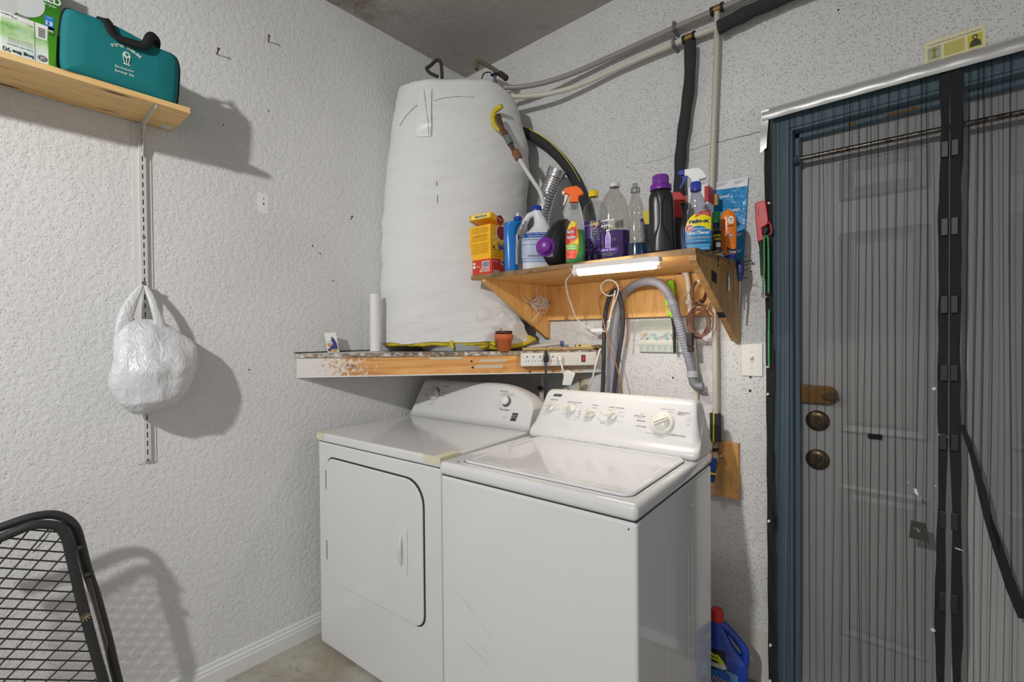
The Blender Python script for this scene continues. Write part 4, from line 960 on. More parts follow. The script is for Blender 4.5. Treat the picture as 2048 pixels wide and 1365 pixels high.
B.blob(b, P((220,214,220),.4), [(1212,467),(1213,463),(1219,463),(1219,466)], .0014); B.write(b, 'method', 1216, 482, 1.8, P((80,50,130),.5), 6, .0018, 0)
for px, py, st in ((1204,487,'save'),(1228,481,'refill twice'),(1228,484,'the bottle')): B.write(b, st, px, py, 1.4, P((200,200,90),.5), None, .0012, 0)
for i, py in enumerate((509,511.5,514)): B.write(b, 'french lavender makes many bottles of cleaner', 1217, py, 1.2, INKW, 34-9*i, .0012, 0)
b.build('printing', r_)

# slim clear bottle with a little blue liquid
B = Px(1274, -.36, 450); B.secs([(510,1255,1297.5),(495,1256,1295),(480,1258,1291.5),(460,1257.5,1289),(440,1259,1287.5),(424,1260.5,1286),(414,1258,1287.5),(404,1260,1284),(394,1262,1280.5),(387,1263.5,1279),(384,1264,1278.5)], .6, 2.1); B.smooth(4)
r_ = B.thing('dish_soap_bottle', 'slim clear waisted bottle with a little blue liquid in its foot', 'bottle'); b = B.mb(); B.loft(b, M_PETG); b.build('bottle', r_)
b = B.mb(); B.loft(b, liquid((50,84,130)), .0018, B.z(487)); b.build('liquid', r_)
b = B.mb(); cap(B, b, 1261.5, 1280.5, 375, 385, clear('frosted_cap', (.75,.75,.75), .3, .3), 24); cap(B, b, 1265, 1276, 367, 375, clear('frosted_cap', (.75,.75,.75), .3, .3)); b.build('cap', r_)
b = B.mb(); B.patch(b, P((70,60,110),.4), 440, 446, 1281, 1287); B.patch(b, P((150,150,160),.4), 446, 478, 1280.5, 1288.5); b.build('label', r_)

# upright black detergent bottle
B = Px(1322, -.385, 440); B.secs([(510,1297,1351,.8,3),(480,1297.5,1349.5,.8,3),(440,1298,1348.5,.8,3),(400,1297.5,1347,.8,3),(390,1299.5,1345,.8,2.6),(384,1303,1341,.85,2.2),(380,1305,1339,.9,2)], .8, 3); B.smooth(3)
r_ = B.thing('detergent_bottle', 'tall upright black detergent bottle with a ribbed purple cap', 'bottle'); b = B.mb(); B.loft(b, M_BLKP)
def ridge(v):
    py = 505+(386-505)*v
    return interp(py, [(386,16),(398,9),(415,4.2),(452,4.5),(468,12),(480,18),(505,21)])
def rg(u, v):
    py = 505+(386-505)*v; wd = ridge(v); x = B.x(1322+(2*u-1)*wd); q = B.front(x, B.z(py), .0055*(1-abs(2*u-1)**4)); return q
b.grid(rg, 12, 40, M_BLKP); b.build('body', r_)
b = B.mb(); cap(B, b, 1300, 1343.5, 371, 382, M_PUR); cap(B, b, 1305, 1337.5, 352, 371, M_PUR, 46); b.build('cap', r_)

# red sprayer, yellow carton and white carton behind
B = Px(1357, -.20, 440); r_ = sprayer(B, 'spray_bottle', 'dark bottle with a red trigger head, half hidden behind the black upright bottle', [(515,1342,1371),(450,1343,1370),(440,1346,1366),(425,1349,1362),(414,1350,1360)], .7, P((40,36,38), .4))
b = B.mb(); B.plate(b, M_RED, [(1340,388),(1346,384.5),(1360,385),(1372,399),(1371,404),(1361,405),(1361,414),(1366,432),(1366,437),(1347,437),(1348,404),(1341,400)], -.011, .011, .003); b.build('trigger_head', r_)
def carton(name, label, pl, pr, pt, Y, dep, m, base=ST):
    q0, q1 = atY(pl, pt, Y), atY(pr, pt, Y); r_ = thing(name, label, 'box', ((q0.x+q1.x)/2, Y+dep/2, base)); b = MB(); b.bb((q0.x,Y,base+.0005),(q1.x,Y+dep,(q0.z+q1.z)/2), m, bevel=.001); return r_, b, q0, q1
r_, b, q0, q1 = carton('carton', 'yellow and black carton just visible behind the upright black bottle', 1287, 1318, 421, -.16, .05, P((40,38,40),.5)); b.bb((q0.x-.0005,-.1606,q0.z-.055),(q1.x,-.16,q0.z-.003), P((226,206,70),.5)); b.build('body', r_)
r_, b, q0, q1 = carton('carton', 'white carton with a red side behind the blue-capped spray bottle', 1376, 1416, 372, -.14, .06, M_W); b.bb((q1.x-.012,-.1407,q1.z-.055),(q1.x+.0006,-.079,q1.z+.0006), P((190,30,36),.5)); b.build('body', r_)

# windscreen cleaner spray
B = Px(1392, -.365, 440); r_ = sprayer(B, 'spray_bottle', 'clear glass cleaner spray bottle with yellow and blue label, blue collar and white trigger', [(512,1360,1424,.5),(480,1358.5,1425,.5),(455,1359,1425,.5),(443,1362,1424,.5),(434,1369,1422,.52),(426,1375,1419.5,.55),(416,1378.5,1415.5,.6),(402,1380,1410,.75),(390,1382,1404,.9),(384,1383,1401,1)], .5, clear('bluish_plastic', (.72,.72,.80), .16), 2.4)
b = B.mb(); B.loft(b, P((120,124,150), .15, trans=.55), .002, B.z(455)); b.build('liquid', r_)
b = B.mb(); cap(B, b, 1381, 1402.5, 365, 383, M_BLUE, 34); b.build('collar', r_)
b = B.mb(); B.plate(b, M_W, [(1369,337.5),(1398,337),(1406,344),(1413,356.5),(1412,360),(1399,361.5),(1400,366),(1383.5,366),(1383.5,361.5),(1376,352),(1369,350)], -.009, .009, .003); b.build('trigger_head', r_)
b = B.mb(); B.plate(b, M_BLUE, [(1356,341),(1359,338),(1369.5,337.5),(1369.5,349),(1361,348.5),(1356,346)], -.008, .008, .002); B.plate(b, M_BLUE, [(1363,349.5),(1375,350.5),(1372.5,358),(1364,370),(1359.5,375.5),(1357.5,374.5),(1362,366),(1366,356)], -.004, .004, .001); b.build('trigger', r_)
b = B.mb(); LBL = [(1371,490),(1370,458),(1373,446),(1380,437),(1389,431),(1420.5,424),(1421.5,460),(1421,490)]
B.patch(b, P((244,226,20),.4), 437, 472, lambda v: interp(472+(437-472)*v, [(437,1381),(446,1374),(458,1370.5),(472,1370.5)]), 1422); B.blob(b, P((244,226,20),.4), [(1374,446),(1380,437),(1389,431),(1420.5,425),(1421.5,446)], .0007)
B.blob(b, P((206,44,34),.4), [(1390,437.5),(1392,432.5),(1402,426.5),(1420.5,423),(1421.5,437.5)], .0012); B.patch(b, P((20,130,196),.4), 466, 495, 1370.5, 1422, .0009); B.blob(b, P((20,130,196),.4), [(1371,470),(1371,463),(1380,457.5),(1395,455),(1410,458),(1421,463.5),(1421.8,470)], .0012)
B.patch(b, P((24,60,110),.4), 488, 490.5, 1372, 1421.5, .0012, 14, 1); B.patch(b, P((70,160,214),.4), 491.5, 503, 1374, 1419, .0011)
B.write(b, 'rain-x', 1398, 446, 8.5, INKB, 40, .0014, .05); B.blob(b, INKW, [(1379+8*math.cos(a*.42),459+8*math.sin(a*.42)) for a in range(15)], .0016); B.blob(b, P((190,36,36),.4), [(1379+7.2*math.cos(a*.42),459+7.2*math.sin(a*.42)) for a in range(15)], .0019); B.write(b, '63', 1380.5, 459.5, 5, INKW, 8, .0024, .03, 0, .5)
B.write(b, 'automotive', 1398, 461.5, 3, INKW, 24, .0018, .01, .15); B.write(b, 'Glass Cleaner', 1396.5, 469, 6.5, INKW, 45, .0016, .03, .15); B.write(b, 'Cleans to a streak free shine', 1396.5, 478.5, 3.2, P((240,210,60),.5), 46, .0016, .015, .15); B.write(b, 'safe for tinted windows', 1397, 485, 2.2, INKW, 28, .0016, .0, .1)
B.write(b, 'Removes', 1412, 429, 2.2, INKW, 15, .0018, .01); B.write(b, 'stubborn road film', 1406, 433, 2.0, INKW, 27, .0018, .01); B.write(b, '23 FL OZ', 1410, 500, 2, INKW, 14, .0016, 0)
b.build('label', r_)

# black aerosol with the green cap
B = Px(1432, -.24, 470); B.secs([(516,1421.5,1442.5),(464,1421.5,1442.5),(461,1424,1440),(458,1425.5,1438.5)], 1.0, 2); r_ = B.thing('aerosol_can', 'black aerosol can with a green cap, beside the orange sunscreen bottle', 'can'); b = B.mb(); B.loft(b, P((26,26,28),.4))
B.patch(b, P((130,124,112),.4,.5), 459.8, 462.5, 1424, 1440, .0008, 12, 1); b.build('can', r_)
b = B.mb(); cap(B, b, 1424, 1440.5, 425, 447, P((16,112,52),.45)); cap(B, b, 1425.5, 1439, 447, 459, INKK); b.build('cap', r_)
b = B.mb(); M_LY = P((226,226,40),.5); B.write(b, 'BLACK', 1434.5, 473, 5, M_LY, 15, .0010, .05); B.write(b, 'PLASTIC', 1435.5, 480, 5, M_LY, 14, .0010, .05); B.patch(b, INKW, 487, 496, 1432, 1441, .0008); B.patch(b, M_LY, 508, 513, 1422.5, 1441.5, .0008); b.build('label', r_)

# orange sunscreen standing on its blue cap
B = Px(1457, -.17, 470); B.secs([(509,1445,1472),(500,1442,1472.5),(470,1441,1473),(445,1440.5,1473),(435,1441,1471.5),(428,1443,1469),(423,1446,1465.5),(420.5,1450,1461)], .55, 2.2, base=False); B.smooth(4)
r_ = B.thing('sunscreen_bottle', 'orange sunscreen bottle standing on its blue cap at the right end of the shelf', 'bottle'); b = B.mb(); B.loft(b, P((240,130,20),.3)); b.build('bottle', r_)
b = B.mb(); k = B.k; cx = B.x(1460); zt2 = B.z(509); b.rings([[Vector((cx+12.5*k*math.cos(2*PI*j/30), 8*k*math.sin(2*PI*j/30), z)) for j in range(30)] for z in (.0005, max(.006,zt2))], P((24,30,130),.35)); b.build('cap', r_)
b = B.mb(); B.blob(b, INKW, [(1462+6*math.cos(a*.4),442+8*math.sin(a*.4)) for a in range(16)], .0008); B.write(b, 'Clear', 1462, 440, 3.5, INKB, 8, .0013); B.write(b, 'Zinc', 1462, 445, 3, P((220,110,40),.5), 6, .0013)
B.write(b, 'SPORT', 1461.5, 454, 4, INKK, 14, .001, .03, .12); B.blob(b, P((150,40,110),.4), [(1458,468.5),(1466,468.5),(1466,476),(1458,476)], .0008); B.write(b, '50', 1462, 472.3, 5.5, INKW, 6.5, .0013)
for i, py in enumerate((459,462,465,480,483,486,489)): B.write(b, 'sunscreen lotion', 1461.5, py, 1.5, P((170,90,60),.5), 12, .001, 0)
B.blob(b, P((40,34,70),.4), [(1453,495),(1472,499),(1471.5,508),(1456,508)], .0008); B.blob(b, INKW, [(1457,502),(1471,503.5),(1471,507.5),(1457.5,507.5)], .0011)
for i in range(8): B.patch(b, INKK, 503.6, 507.3, 1458+i*1.55, 1458.7+i*1.55, .0014, 1, 1)
b.build('label', r_)

# blue plastic mailing bag leaning on the wall
t = NT('blue_poly'); M_POLY = t.bs(col=lin((20,140,204)), rough=.2, normal=t.bump(t.noise(t.pos((1,1,1)),26,4,.6,1.5),.8,.012))
pm = thing('mailing_bag', 'shiny blue plastic mailing bag with a white top, leaning on the wall behind the sunscreen', 'bag', (atY(1440,470,-.01).x,-.012,ST))
C4 = [atY(*p,-.008) for p in ((1372,521),(1487,523),(1497,354),(1378,374))]
def bag(u, v): 
    q = C4[0].lerp(C4[1], u).lerp(C4[3].lerp(C4[2], u), v); q.y = -.008-.005*math.sin(PI*u)*math.sin(PI*v)**.5-.002*noise.noise(Vector((u*9,v*12,0)))-.003*(1-v); q.z = max(q.z, ST+.001); return q
b = MB(); b.grid(bag, 30, 30, M_POLY); b.grid(lambda u,v: Vector((bag(u,v).x, -.0045-.004*(1-v), bag(u,v).z)), 6, 6, M_POLY)
b.build('pouch', pm)
b = MB(); b.grid(lambda u,v: bag(u,.895+.105*v)-Vector((0,.0015,0)), 20, 4, P((222,224,226),.35))
for u0 in (.5,.78): 
    b.grid(lambda u,v: bag(u0+.13*u,.945+.004*v)-Vector((0,.0022,0)), 6, 1, P((90,130,180),.5)); b.grid(lambda u,v: bag(u0+.16*u,.962+.004*v)-Vector((0,.0022,0)), 6, 1, P((90,130,180),.5))
lab(b.build('flap', pm), 'white adhesive top edge')
for u0, v0 in ((.62,.80),(.80,.62),(.86,.32),(.86,.12),(.70,.45),(.6,.25)):
    b = MB(); b.text('chewy', .016, INKW, at=(0,0), w=.042, bold=.02, shear=.2, rot=PI+.1, warp=lambda X,Y: bag(min(1,u0+X/.21), min(1,max(0,v0+Y/.30)))-Vector((0,.0014,0))); lab(b.build('lettering', pm), 'white lettering, upside down')
# ================================================================== PIPES ON THE BACK WALL
M_PB = P((150,146,140), .4); M_PBC = P((206,204,190), .4); M_FOAM = P((52,52,54), .95, bumpy=(260,.6,.0015)); M_PVC = P((222,216,204), .45); M_BRS = P((150,124,70), .4, .7)
def wl(pts, Y=-.035): return [atY(p[0], p[1], p[2] if len(p) > 2 else Y) for p in pts]
T1 = atY(1437,20,-.04)
up = thing('water_pipe', 'upper grey water pipe running along the back wall from the heater to the brass tee', 'pipe', atY(1220,100,-.04))
b = MB(); b.tube(spline(wl([(1006,175,-.17),(1040,174,-.13),(1090,165,-.09),(1150,145,-.055),(1230,110,-.04),(1345,58,-.04),(1420,26,-.04),(1470,5,-.04),(1560,-36,-.04)])+[Vector((x_,-.04,atY(1560,-36,-.04).z)) for x_ in (2.2,3.0,3.8)],6), .0115, M_PB, 14); b.build('pipe', up)
b = MB(); b.tube(wl([(1428,21),(1448,13)],-.04), .015, M_BRS, 8); lab(b.build('tee', up), 'brass tee fitting')
for x0,y0,x1,y1 in ((1422,25,1428,22),(1442,15,1448,12.5)):
    b = MB(); b.tube(wl([(x0,y0),(x1,y1)],-.04), .0165, BLACK, 16); b.build('crimp_ring', up)
lp = thing('water_pipe', 'lower cream water pipe running along the back wall below the grey one', 'pipe', atY(1220,130,-.04))
b = MB(); b.tube(spline(wl([(1008,192,-.17),(1045,193,-.13),(1100,187,-.09),(1160,170,-.055),(1240,134,-.04),(1345,89,-.04),(1432,56,-.04),(1450,50,-.045)]),6), .0115, M_PBC, 14); b.build('pipe', lp)
b = MB(); b.tube(wl([(1371,78),(1388,71)],-.04), .0145, M_BRS, 8); lab(b.build('tee', lp), 'brass tee fitting')
for x0,y0,x1,y1 in ((1366,81,1371,79),(1386,72,1391,70)):
    b = MB(); b.tube(wl([(x0,y0),(x1,y1)],-.04), .0165, BLACK, 16); b.build('crimp_ring', lp)
fo = thing('pipe_insulation', 'thick black foam insulation on the pipe leaving through the top of the photo', 'pipe insulation', atY(1520,30,-.045))
b = MB(); b.tube(spline(wl([(1437,56,-.052),(1475,36,-.052),(1530,10,-.05),(1600,-20,-.048),(1660,-44,-.048)])+[Vector((x_,-.048,atY(1660,-44,-.048).z)) for x_ in (2.3,3.0,3.8)],5), [.024+.0015*math.sin(i*1.3) for i in range(36)], M_FOAM, 18); b.build('foam_sleeve', fo)
for nm, px, py in (('upper grey',1350,56),('lower cream',1349,87)):
    c_ = thing('pipe_clip', f'small grey plastic clip holding the {nm} pipe to the wall', 'pipe clip', atY(px,py,-.02)); q = atY(px,py,-.04)
    b = MB(); b.bb((q.x-.006,-.054,q.z-.018),(q.x+.006,-.001,q.z-.0125),P((110,110,112),.5),bevel=.001); b.bb((q.x-.006,-.054,q.z+.0125),(q.x+.006,-.001,q.z+.018),P((110,110,112),.5),bevel=.001); b.bb((q.x-.006,-.058,q.z-.018),(q.x+.006,-.053,q.z+.018),P((110,110,112),.5),bevel=.001); b.build('strap', c_)
vf = thing('insulated_pipe', 'vertical pipe in black foam running down the wall behind the cleaning bottles', 'pipe', atY(1362,500,-.035))
b = MB(); b.tube(spline(wl([(1380.5,86,-.045),(1379,160,-.04),(1372,220,-.036),(1364,280,-.034),(1360,330,-.034),(1358,400,-.034),(1358,500,-.034)]),5), [.021+.0012*math.sin(i*1.1) for i in range(31)], M_FOAM, 18); b.build('foam_sleeve', vf)
b = MB(); b.tube(spline(wl([(1358,500,-.034),(1372,545,-.045),(1377,572,-.043),(1382,642,-.036),(1388,705,-.018),(1391,760,-.014),(1393,840,-.014)]),5), .0095, M_PVC, 14); lab(b.build('pipe', vf), 'white plastic pipe')
b = MB(); b.cyl(*wl([(1376,601),(1377,609)],-.043), .0115, M_PVC, 16); b.build('coupling', vf)
vg = thing('water_pipe', 'thin grey pipe dropping down the wall from the brass tee, right of black foam', 'pipe', atY(1426,300,-.035))
b = MB(); b.tube(spline(wl([(1434,24,-.04),(1433,100,-.036),(1430,180,-.034),(1427,260,-.034),(1424,340,-.036),(1422,430,-.038),(1424,520,-.038),(1428,590,-.034),(1430,680,-.034),(1431,760,-.034),(1431,850,-.034),(1431,884,-.034)]),5), .0100, P((196,190,178),.45), 14); b.build('pipe', vg)
b = MB(); b.tube(wl([(1430.5,827),(1431.5,883)],-.034), .0195, M_FOAM, 18); sl_ = b.build('foam_sleeve', vg)
b = MB(); b.tube(wl([(1427.5,826),(1427,884)],-.0545), .0022, P((226,222,30),.5), 6); lab(b.build('seam_stripe', sl_), 'yellow stripe')
st = thing('wooden_strip', 'small wooden strip holding the vertical pipes behind the bottles', 'wood strip', atY(1400,410,-.05))
b = MB(); q0, q1 = atY(1340,414,-.062), atY(1437,388,-.062); b.bb((q0.x,-.066,(q0.z+.006)),(q1.x-.040,-.058,q0.z+.03), wood('strip_wood',(176,142,84),(126,96,50),'x')); b.bb((q1.x-.046,-.074,q1.z-.042),(q1.x,-.0575,q1.z),P((180,146,84),.6),bevel=.002); b.build('strip', st)
bh = thing('foam_hose', 'thick black foam hose with a yellow stripe curving from the heater to the shelf', 'hose', atY(1120,320,-.06))
hp = wl([(1048,264,-.04),(1060,270,-.04),(1090,288,-.04),(1120,316,-.04),(1145,350,-.04),(1162,385,-.04),(1174,420,-.04),(1182,470,-.04),(1186,505,-.04)])
b = MB(); b.tube(spline(hp,5), .0235, M_FOAM, 18); b.build('foam_sleeve', bh)
b = MB(); b.tube([p+Vector((.012,-.010,.0185)) for p in spline(hp,5)], .0022, P((226,222,30),.5), 6); lab(b.build('seam_stripe', bh), 'yellow stripe')
# foil duct standing on the shelf
fd_ = thing('foil_duct', 'length of crinkled aluminium foil duct standing behind the white jug', 'duct', atY(1090,510,-.24))
M_FOIL = P((196,196,198), .28, .95, bumpy=(70,.5,.003))
dp = spline(wl([(1086,512,-.135),(1082,480,-.135),(1083,440,-.13),(1089,410,-.125),(1098,382,-.12),(1108,358,-.115),(1116,338,-.115)]),14); dp[0].z = max(dp[0].z, ST+.03)
b = MB(); K = len(dp); rad_ = []
b.tube(dp, [.0385+(.0022*math.sin(i*2.1) if i < K-13 else .003) for i in range(K)], M_FOIL, 30, caps=False); b.tube(dp[1:], [.036]*(K-1), P((120,120,122),.4,.8), 24, caps=False); b.build('duct', fd_)
# valve and fittings above the heater
hv = thing('valve_fittings', 'corroded pipe stub with a blue gate valve above the white heater', 'valve', atY(990,160,-.17))
M_OLV = P((108,104,80), .8, .2, bumpy=(150,.5,.002))
b = MB(); b.tube(wl([(953,139,-.2),(954,122,-.2),(960,123,-.2),(985,137,-.17),(1004,150,-.15),(1012,158,-.145)],-.17), [.011,.012,.011,.0105,.0105,.012], M_OLV, 12); b.cyl(*wl([(1000,147,-.152),(1013,157,-.146)]), .014, P((58,52,46),.8), 8); b.build('pipe_stub', hv)
b = MB(); q = atY(990,176,-.18); b.tube(wl([(989,152,-.18),(990,165,-.18),(991,174,-.18),(1000,177,-.18),(1007,176,-.17)]), [.006,.011,.014,.015,.011], P((126,130,124),.5,.4), 12); b.build('valve_body', hv)
b = MB(); T = Matrix.Translation(atY(989,149,-.18)) @ Matrix.Rotation(R(12),4,'X'); b.tube([T @ Vector((.017*math.cos(2*PI*i/18),.017*math.sin(2*PI*i/18),.002*math.sin(i*2.1))) for i in range(18)], .0035, P((28,40,84),.4), 8, closed=True)
for i in range(4): b.tube([T @ Vector((0,0,.002)), T @ Vector((.016*math.cos(PI*i/2),.016*math.sin(PI*i/2),0))], .0025, P((28,40,84),.4), 6)
lab(b.build('hand_wheel', hv), 'blue hand wheel')
b = MB(); b.tube(spline(wl([(963,162,-.24),(966,150,-.23),(972,145,-.22),(982,145,-.2)]),5), .0028, BLACK, 6); b.build('wire', hv)
b = MB(); 
for i in range(9): b.bb((q.x+.0+i*.006, q.y-.004, q.z-.055+.0), (q.x+.004+i*.006, q.y+.002, q.z-.030+.006*(i % 3)), P((130,138,130),.8))
# ================================================================== LIGHT BAR AND CORDS UNDER THE SHELF
zU = ST-.0197
A0, A1 = atZ(1150,540,zU-.016), atZ(1322,523,zU-.016)
lb_ = thing('light_bar', 'glowing white LED light bar fixed under the front of the plywood shelf', 'lamp', ((A0.x+A1.x)/2,(A0.y+A1.y)/2,zU-.03))
dirL = (A1-A0); Ln = dirL.length; Lf = Matrix.Translation(A0) @ Matrix.Rotation(math.atan2(dirL.y, dirL.x),4,'Z')
b = MB(M=Lf); b.bb((0,-.018,-.002),(Ln,.018,.0155),P((226,222,218),.4),bevel=.003); b.build('housing', lb_)
te = NT('lit_diffuser'); M_LED = te.bs(col=(.9,.9,.9,1), ecol=(1,.93,.84,1), estr=72.0)
b = MB(M=Lf); b.rings([[Vector((x, .0165*math.cos(R(a)), -.0022-.019*math.sin(R(a)))) for a in range(0,181,15)] for x in (.016,Ln-.022)], M_LED); lab(b.build('diffuser', lb_), 'lit tube')
for x0,x1,m in ((-.003,.015,P((236,230,226),.4)),(Ln-.021,Ln,clear('clear_end',(.95,.9,.86),.3))):
    b = MB(M=Lf); b.rings([[Vector((x, .0172*math.cos(R(a)), -.002-.0198*math.sin(R(a)))) for a in range(0,181,15)] for x in (x0,x1)], m); b.build('end_cap', lb_)
M_WC = P((232,228,222), .45)
def cable(b, pts, r, m, k=7, n=8): b.tube(spline(pts,k), r, m, n)
cd_ = thing('white_lamp_cord', 'thin white cord with an inline switch looping from the light bar over the hook', 'cord', atY(1195,662,-.08))
lead = [A0+Vector((-.002,0,.004))]+wl([(1140,550,-.34),(1132,562,-.30),(1134,585,-.24),(1143,612,-.17),(1152,635,-.12),(1166,650,-.09),(1182,658,-.075)])
tail = wl([(1207,664,-.085),(1215,660,-.09),(1219,645,-.092),(1224,620,-.095),(1231,600,-.10),(1236,584,-.11),(1235,571,-.13),(1226,562,-.14),(1213,561,-.14),(1204,568,-.13),(1202,577,-.12),(1207,587,-.11),(1218,592,-.105),(1228,589,-.10),(1230,581,-.10)])
b = MB(); cable(b, lead, .0032, M_WC); cable(b, tail, .0032, M_WC); cable(b, wl([(1230,581,-.10),(1229,590,-.10),(1222,625,-.098),(1217,645,-.094)]), .0032, M_WC); b.build('cord', cd_)
b = MB(); q0, q1 = atY(1184,658,-.075), atY(1206,665,-.075); b.box(((q0+q1)/2), ((q1-q0).length*1.0,.018,.017), P((240,240,238),.35), M=None, bevel=.004); b.build('inline_switch', cd_)
hk = thing('cup_hook', 'small steel hook screwed into the back board, holding cord and hose', 'hook', atY(1229,577,-.03))
b = MB(); b.tube(spline([atY(1229,571,-.0248),atY(1229,571,-.045),atY(1228,574,-.072),atY(1229,581,-.088),atY(1231,583,-.095),atY(1233,580,-.103)],5), .0022, STEEL, 8); b.build('hook', hk)
M_HOSE = P((58,58,64), .5); M_DR = P((146,148,160), .45)
bl_ = thing('rubber_hose', 'thin black rubber hose doubled over the hook and hanging down behind the washer', 'hose', atY(1230,680,-.05))
b = MB(); cable(b, wl([(1205,800,-.055),(1207,740,-.055),(1208,690,-.055),(1209,645,-.056),(1214,612,-.060),(1221,590,-.068),(1230,581,-.082),(1238,590,-.078),(1244,615,-.074),(1246,640,-.070),(1244,670,-.066),(1239,700,-.064),(1232,750,-.062),(1227,800,-.062)]), .0092, M_HOSE, 6, 12); b.build('hose', bl_)
gh = thing('drain_hose', 'thick grey corrugated drain hose arching under the shelf to an elbow on the wall', 'hose', atY(1310,640,-.06))
gp = spline(wl([(1226,800,-.030),(1226,740,-.030),(1227,690,-.030),(1230,650,-.042),(1238,612,-.046),(1250,587,-.048),(1270,570,-.10),(1296,563,-.14),(1318,568,-.145),(1334,584,-.14),(1346,608,-.125),(1356,640,-.105),(1366,676,-.085),(1376,712,-.070),(1382,735,-.060),(1385,748,-.056)]),22)
K = len(gp); b = MB(); b.tube(gp, [.0165 if i < K*.62 else .0165+.0016*math.sin(i*1.9) for i in range(K)], M_DR, 20); b.build('hose', gh)
b = MB(); b.cyl(*wl([(1384,742,-.056),(1385.5,755,-.056)]), .0205, P((176,178,182),.45), 22); b.tube(spline(wl([(1385.5,754,-.056),(1387,765,-.055),(1393,772,-.054),(1401,774,-.053),(1407,774,-.052)]),5), .0165, P((126,130,136),.45), 18); b.build('elbow', gh)
rd = thing('copper_wire', 'stiff copper-brown wire bent over the hook', 'wire', atY(1225,700,-.07))
b = MB(); cable(b, wl([(1247,800,-.10),(1241,765,-.10),(1231,725,-.10),(1216,680,-.102),(1206,640,-.10),(1199,608,-.09),(1203,592,-.088),(1215,584,-.09),(1228,577,-.095),(1241,575,-.12),(1249,582,-.12),(1252,600,-.10),(1254,640,-.085),(1255,665,-.078),(1254,685,-.078),(1252,695,-.078)]), .0028, P((168,112,70), .4, .4), 6, 8); b.build('wire', rd)
gl_ = thing('gas_lighter', 'lime green gas lighter with a black barrel hanging under the shelf', 'lighter', atY(1342,600,-.05))
Mg = frame(atY(1341,600,-.046),(1,0,0),(0,0,1)); k = size(1, atY(1341,600,-.046)); G = lambda px,py: ((px-1341)*k,(600-py)*k)
b = MB(M=Mg); M_LIME = P((160,236,20), .35)
b.prism([G(*p) for p in ((1334,566),(1341,561),(1347,562),(1349,572),(1350,590),(1351,612),(1350,634),(1345,637),(1337,630),(1332,622),(1330,600),(1331,580))], -.008, .008, M_LIME, bevel=.003); b.build('body', gl_)
b = MB(M=Mg); b.prism([G(*p) for p in ((1333,610),(1339,610),(1343,622),(1341,628),(1336,624))], -.0085, .0085, P((196,160,110),.6)); b.prism([G(*p) for p in ((1335,610),(1341,611),(1339,618))], -.005, .005, P((40,50,60),.4)); b.build('trigger_guard', gl_)
b = MB(M=Mg); b.tube([Vector((*G(1345,634),0)),Vector((*G(1348,655),0)),Vector((*G(1349,706),0))], [.007,.0062,.0052], M_BLKP, 14); b.build('barrel', gl_)
b = MB(M=Mg); b.tube([Vector((*G(1340+5*math.cos(2*PI*i/14),563+4*math.sin(2*PI*i/14)),0)) for i in range(14)], .0012, BLACK, 6, closed=True); b.build('hanging_loop', gl_)
# framed picture on the wall (plain pastel stand-in)
q0, q1 = atY(1279,641,-.012), atY(1382,706,-.012); q0.z = min(q0.z, 1.3345)
pc_ = thing('wall_picture', 'pale pastel picture panel on the wall behind the lighter and the grey hose', 'picture', ((q0.x+q1.x)/2,-.006,q1.z))
b = MB(); Mp = frame((q0.x,-.0122,q1.z),(1,0,0),(0,0,1)); w, h = q1.x-q0.x, q0.z-q1.z
b.bb((q0.x,-.012,q1.z),(q1.x,-.0008,q0.z),P((176,172,166),.6)); b.flat([(0,0),(w,0),(w,h),(0,h)], P((206,210,200),.5), Mp, .0002)
b.flat([(0,.80*h),(w,.80*h),(w,h),(0,h)], P((190,200,192),.5), Mp, .0004); b.flat([(.0,.30*h),(w,.32*h),(w,.40*h),(0,.36*h)], P((226,222,210),.5), Mp, .0006); b.flat([(0,0),(w,.02*h),(w,.22*h),(0,.24*h)], P((176,190,186),.5), Mp, .0006)
rr = random.Random(9)
for i in range(46):
    x = rr.uniform(.03,.97)*w; z = rr.uniform(.40,.60)*h; a = rr.uniform(.02,.05)*w; c_ = rr.choice(((150,180,190),(206,170,160),(216,196,170),(170,160,150),(196,206,190),(130,140,150)))
    b.flat(ell(x,z,a,a*rr.uniform(.5,.9),12), P(c_,.6), Mp, .0008+.00002*i)
for x in (.10,.27,.75,.92): b.flat([((x-.05)*w,.60*h),((x+.05)*w,.60*h),((x+.05)*w,.80*h),((x-.05)*w,.80*h)], P((216,214,206),.5), Mp, .0006)
for i in range(8): b.flat([((.06+.12*i)*w,.02*h),((.14+.12*i)*w,.02*h),((.12+.12*i)*w,.20*h),((.09+.12*i)*w,.20*h)], P((196,200,180) if i % 2 else (206,206,200),.5), Mp, .0009)
b.build('panel', pc_)
# brown extension cord bundle
ex = thing('extension_cord', 'brown extension cord tied in a figure-eight bundle on a nail under the shelf', 'cord', atY(1402,620,-.06))
M_BRC = P((124,82,66), .45); rr = random.Random(21)
def loop(b, cx, cy, rx, ry, tilt, Y, n=18):
    L = []
    for i in range(n):
        a = 2*PI*i/n; x = rx*math.cos(a); y = ry*math.sin(a); t_ = R(tilt)
        L.append(atY(cx+x*math.cos(t_)-y*math.sin(t_), cy+x*math.sin(t_)+y*math.cos(t_), Y+.006*math.sin(a*2+cx)))
    b.tube(L, .0026, M_BRC, 7, closed=True)
b = MB()
for i in range(4): loop(b, 1398+rr.uniform(-2,3), 584+rr.uniform(-2,2), 14+rr.uniform(-1,2), 24+rr.uniform(-2,2), 8+rr.uniform(-8,8), -.062-.005*i)
for i in range(5): loop(b, 1399+rr.uniform(-6,6), 643+rr.uniform(-4,5), 21+rr.uniform(-4,4), 30+rr.uniform(-4,4), rr.uniform(-16,10), -.062-.005*i)
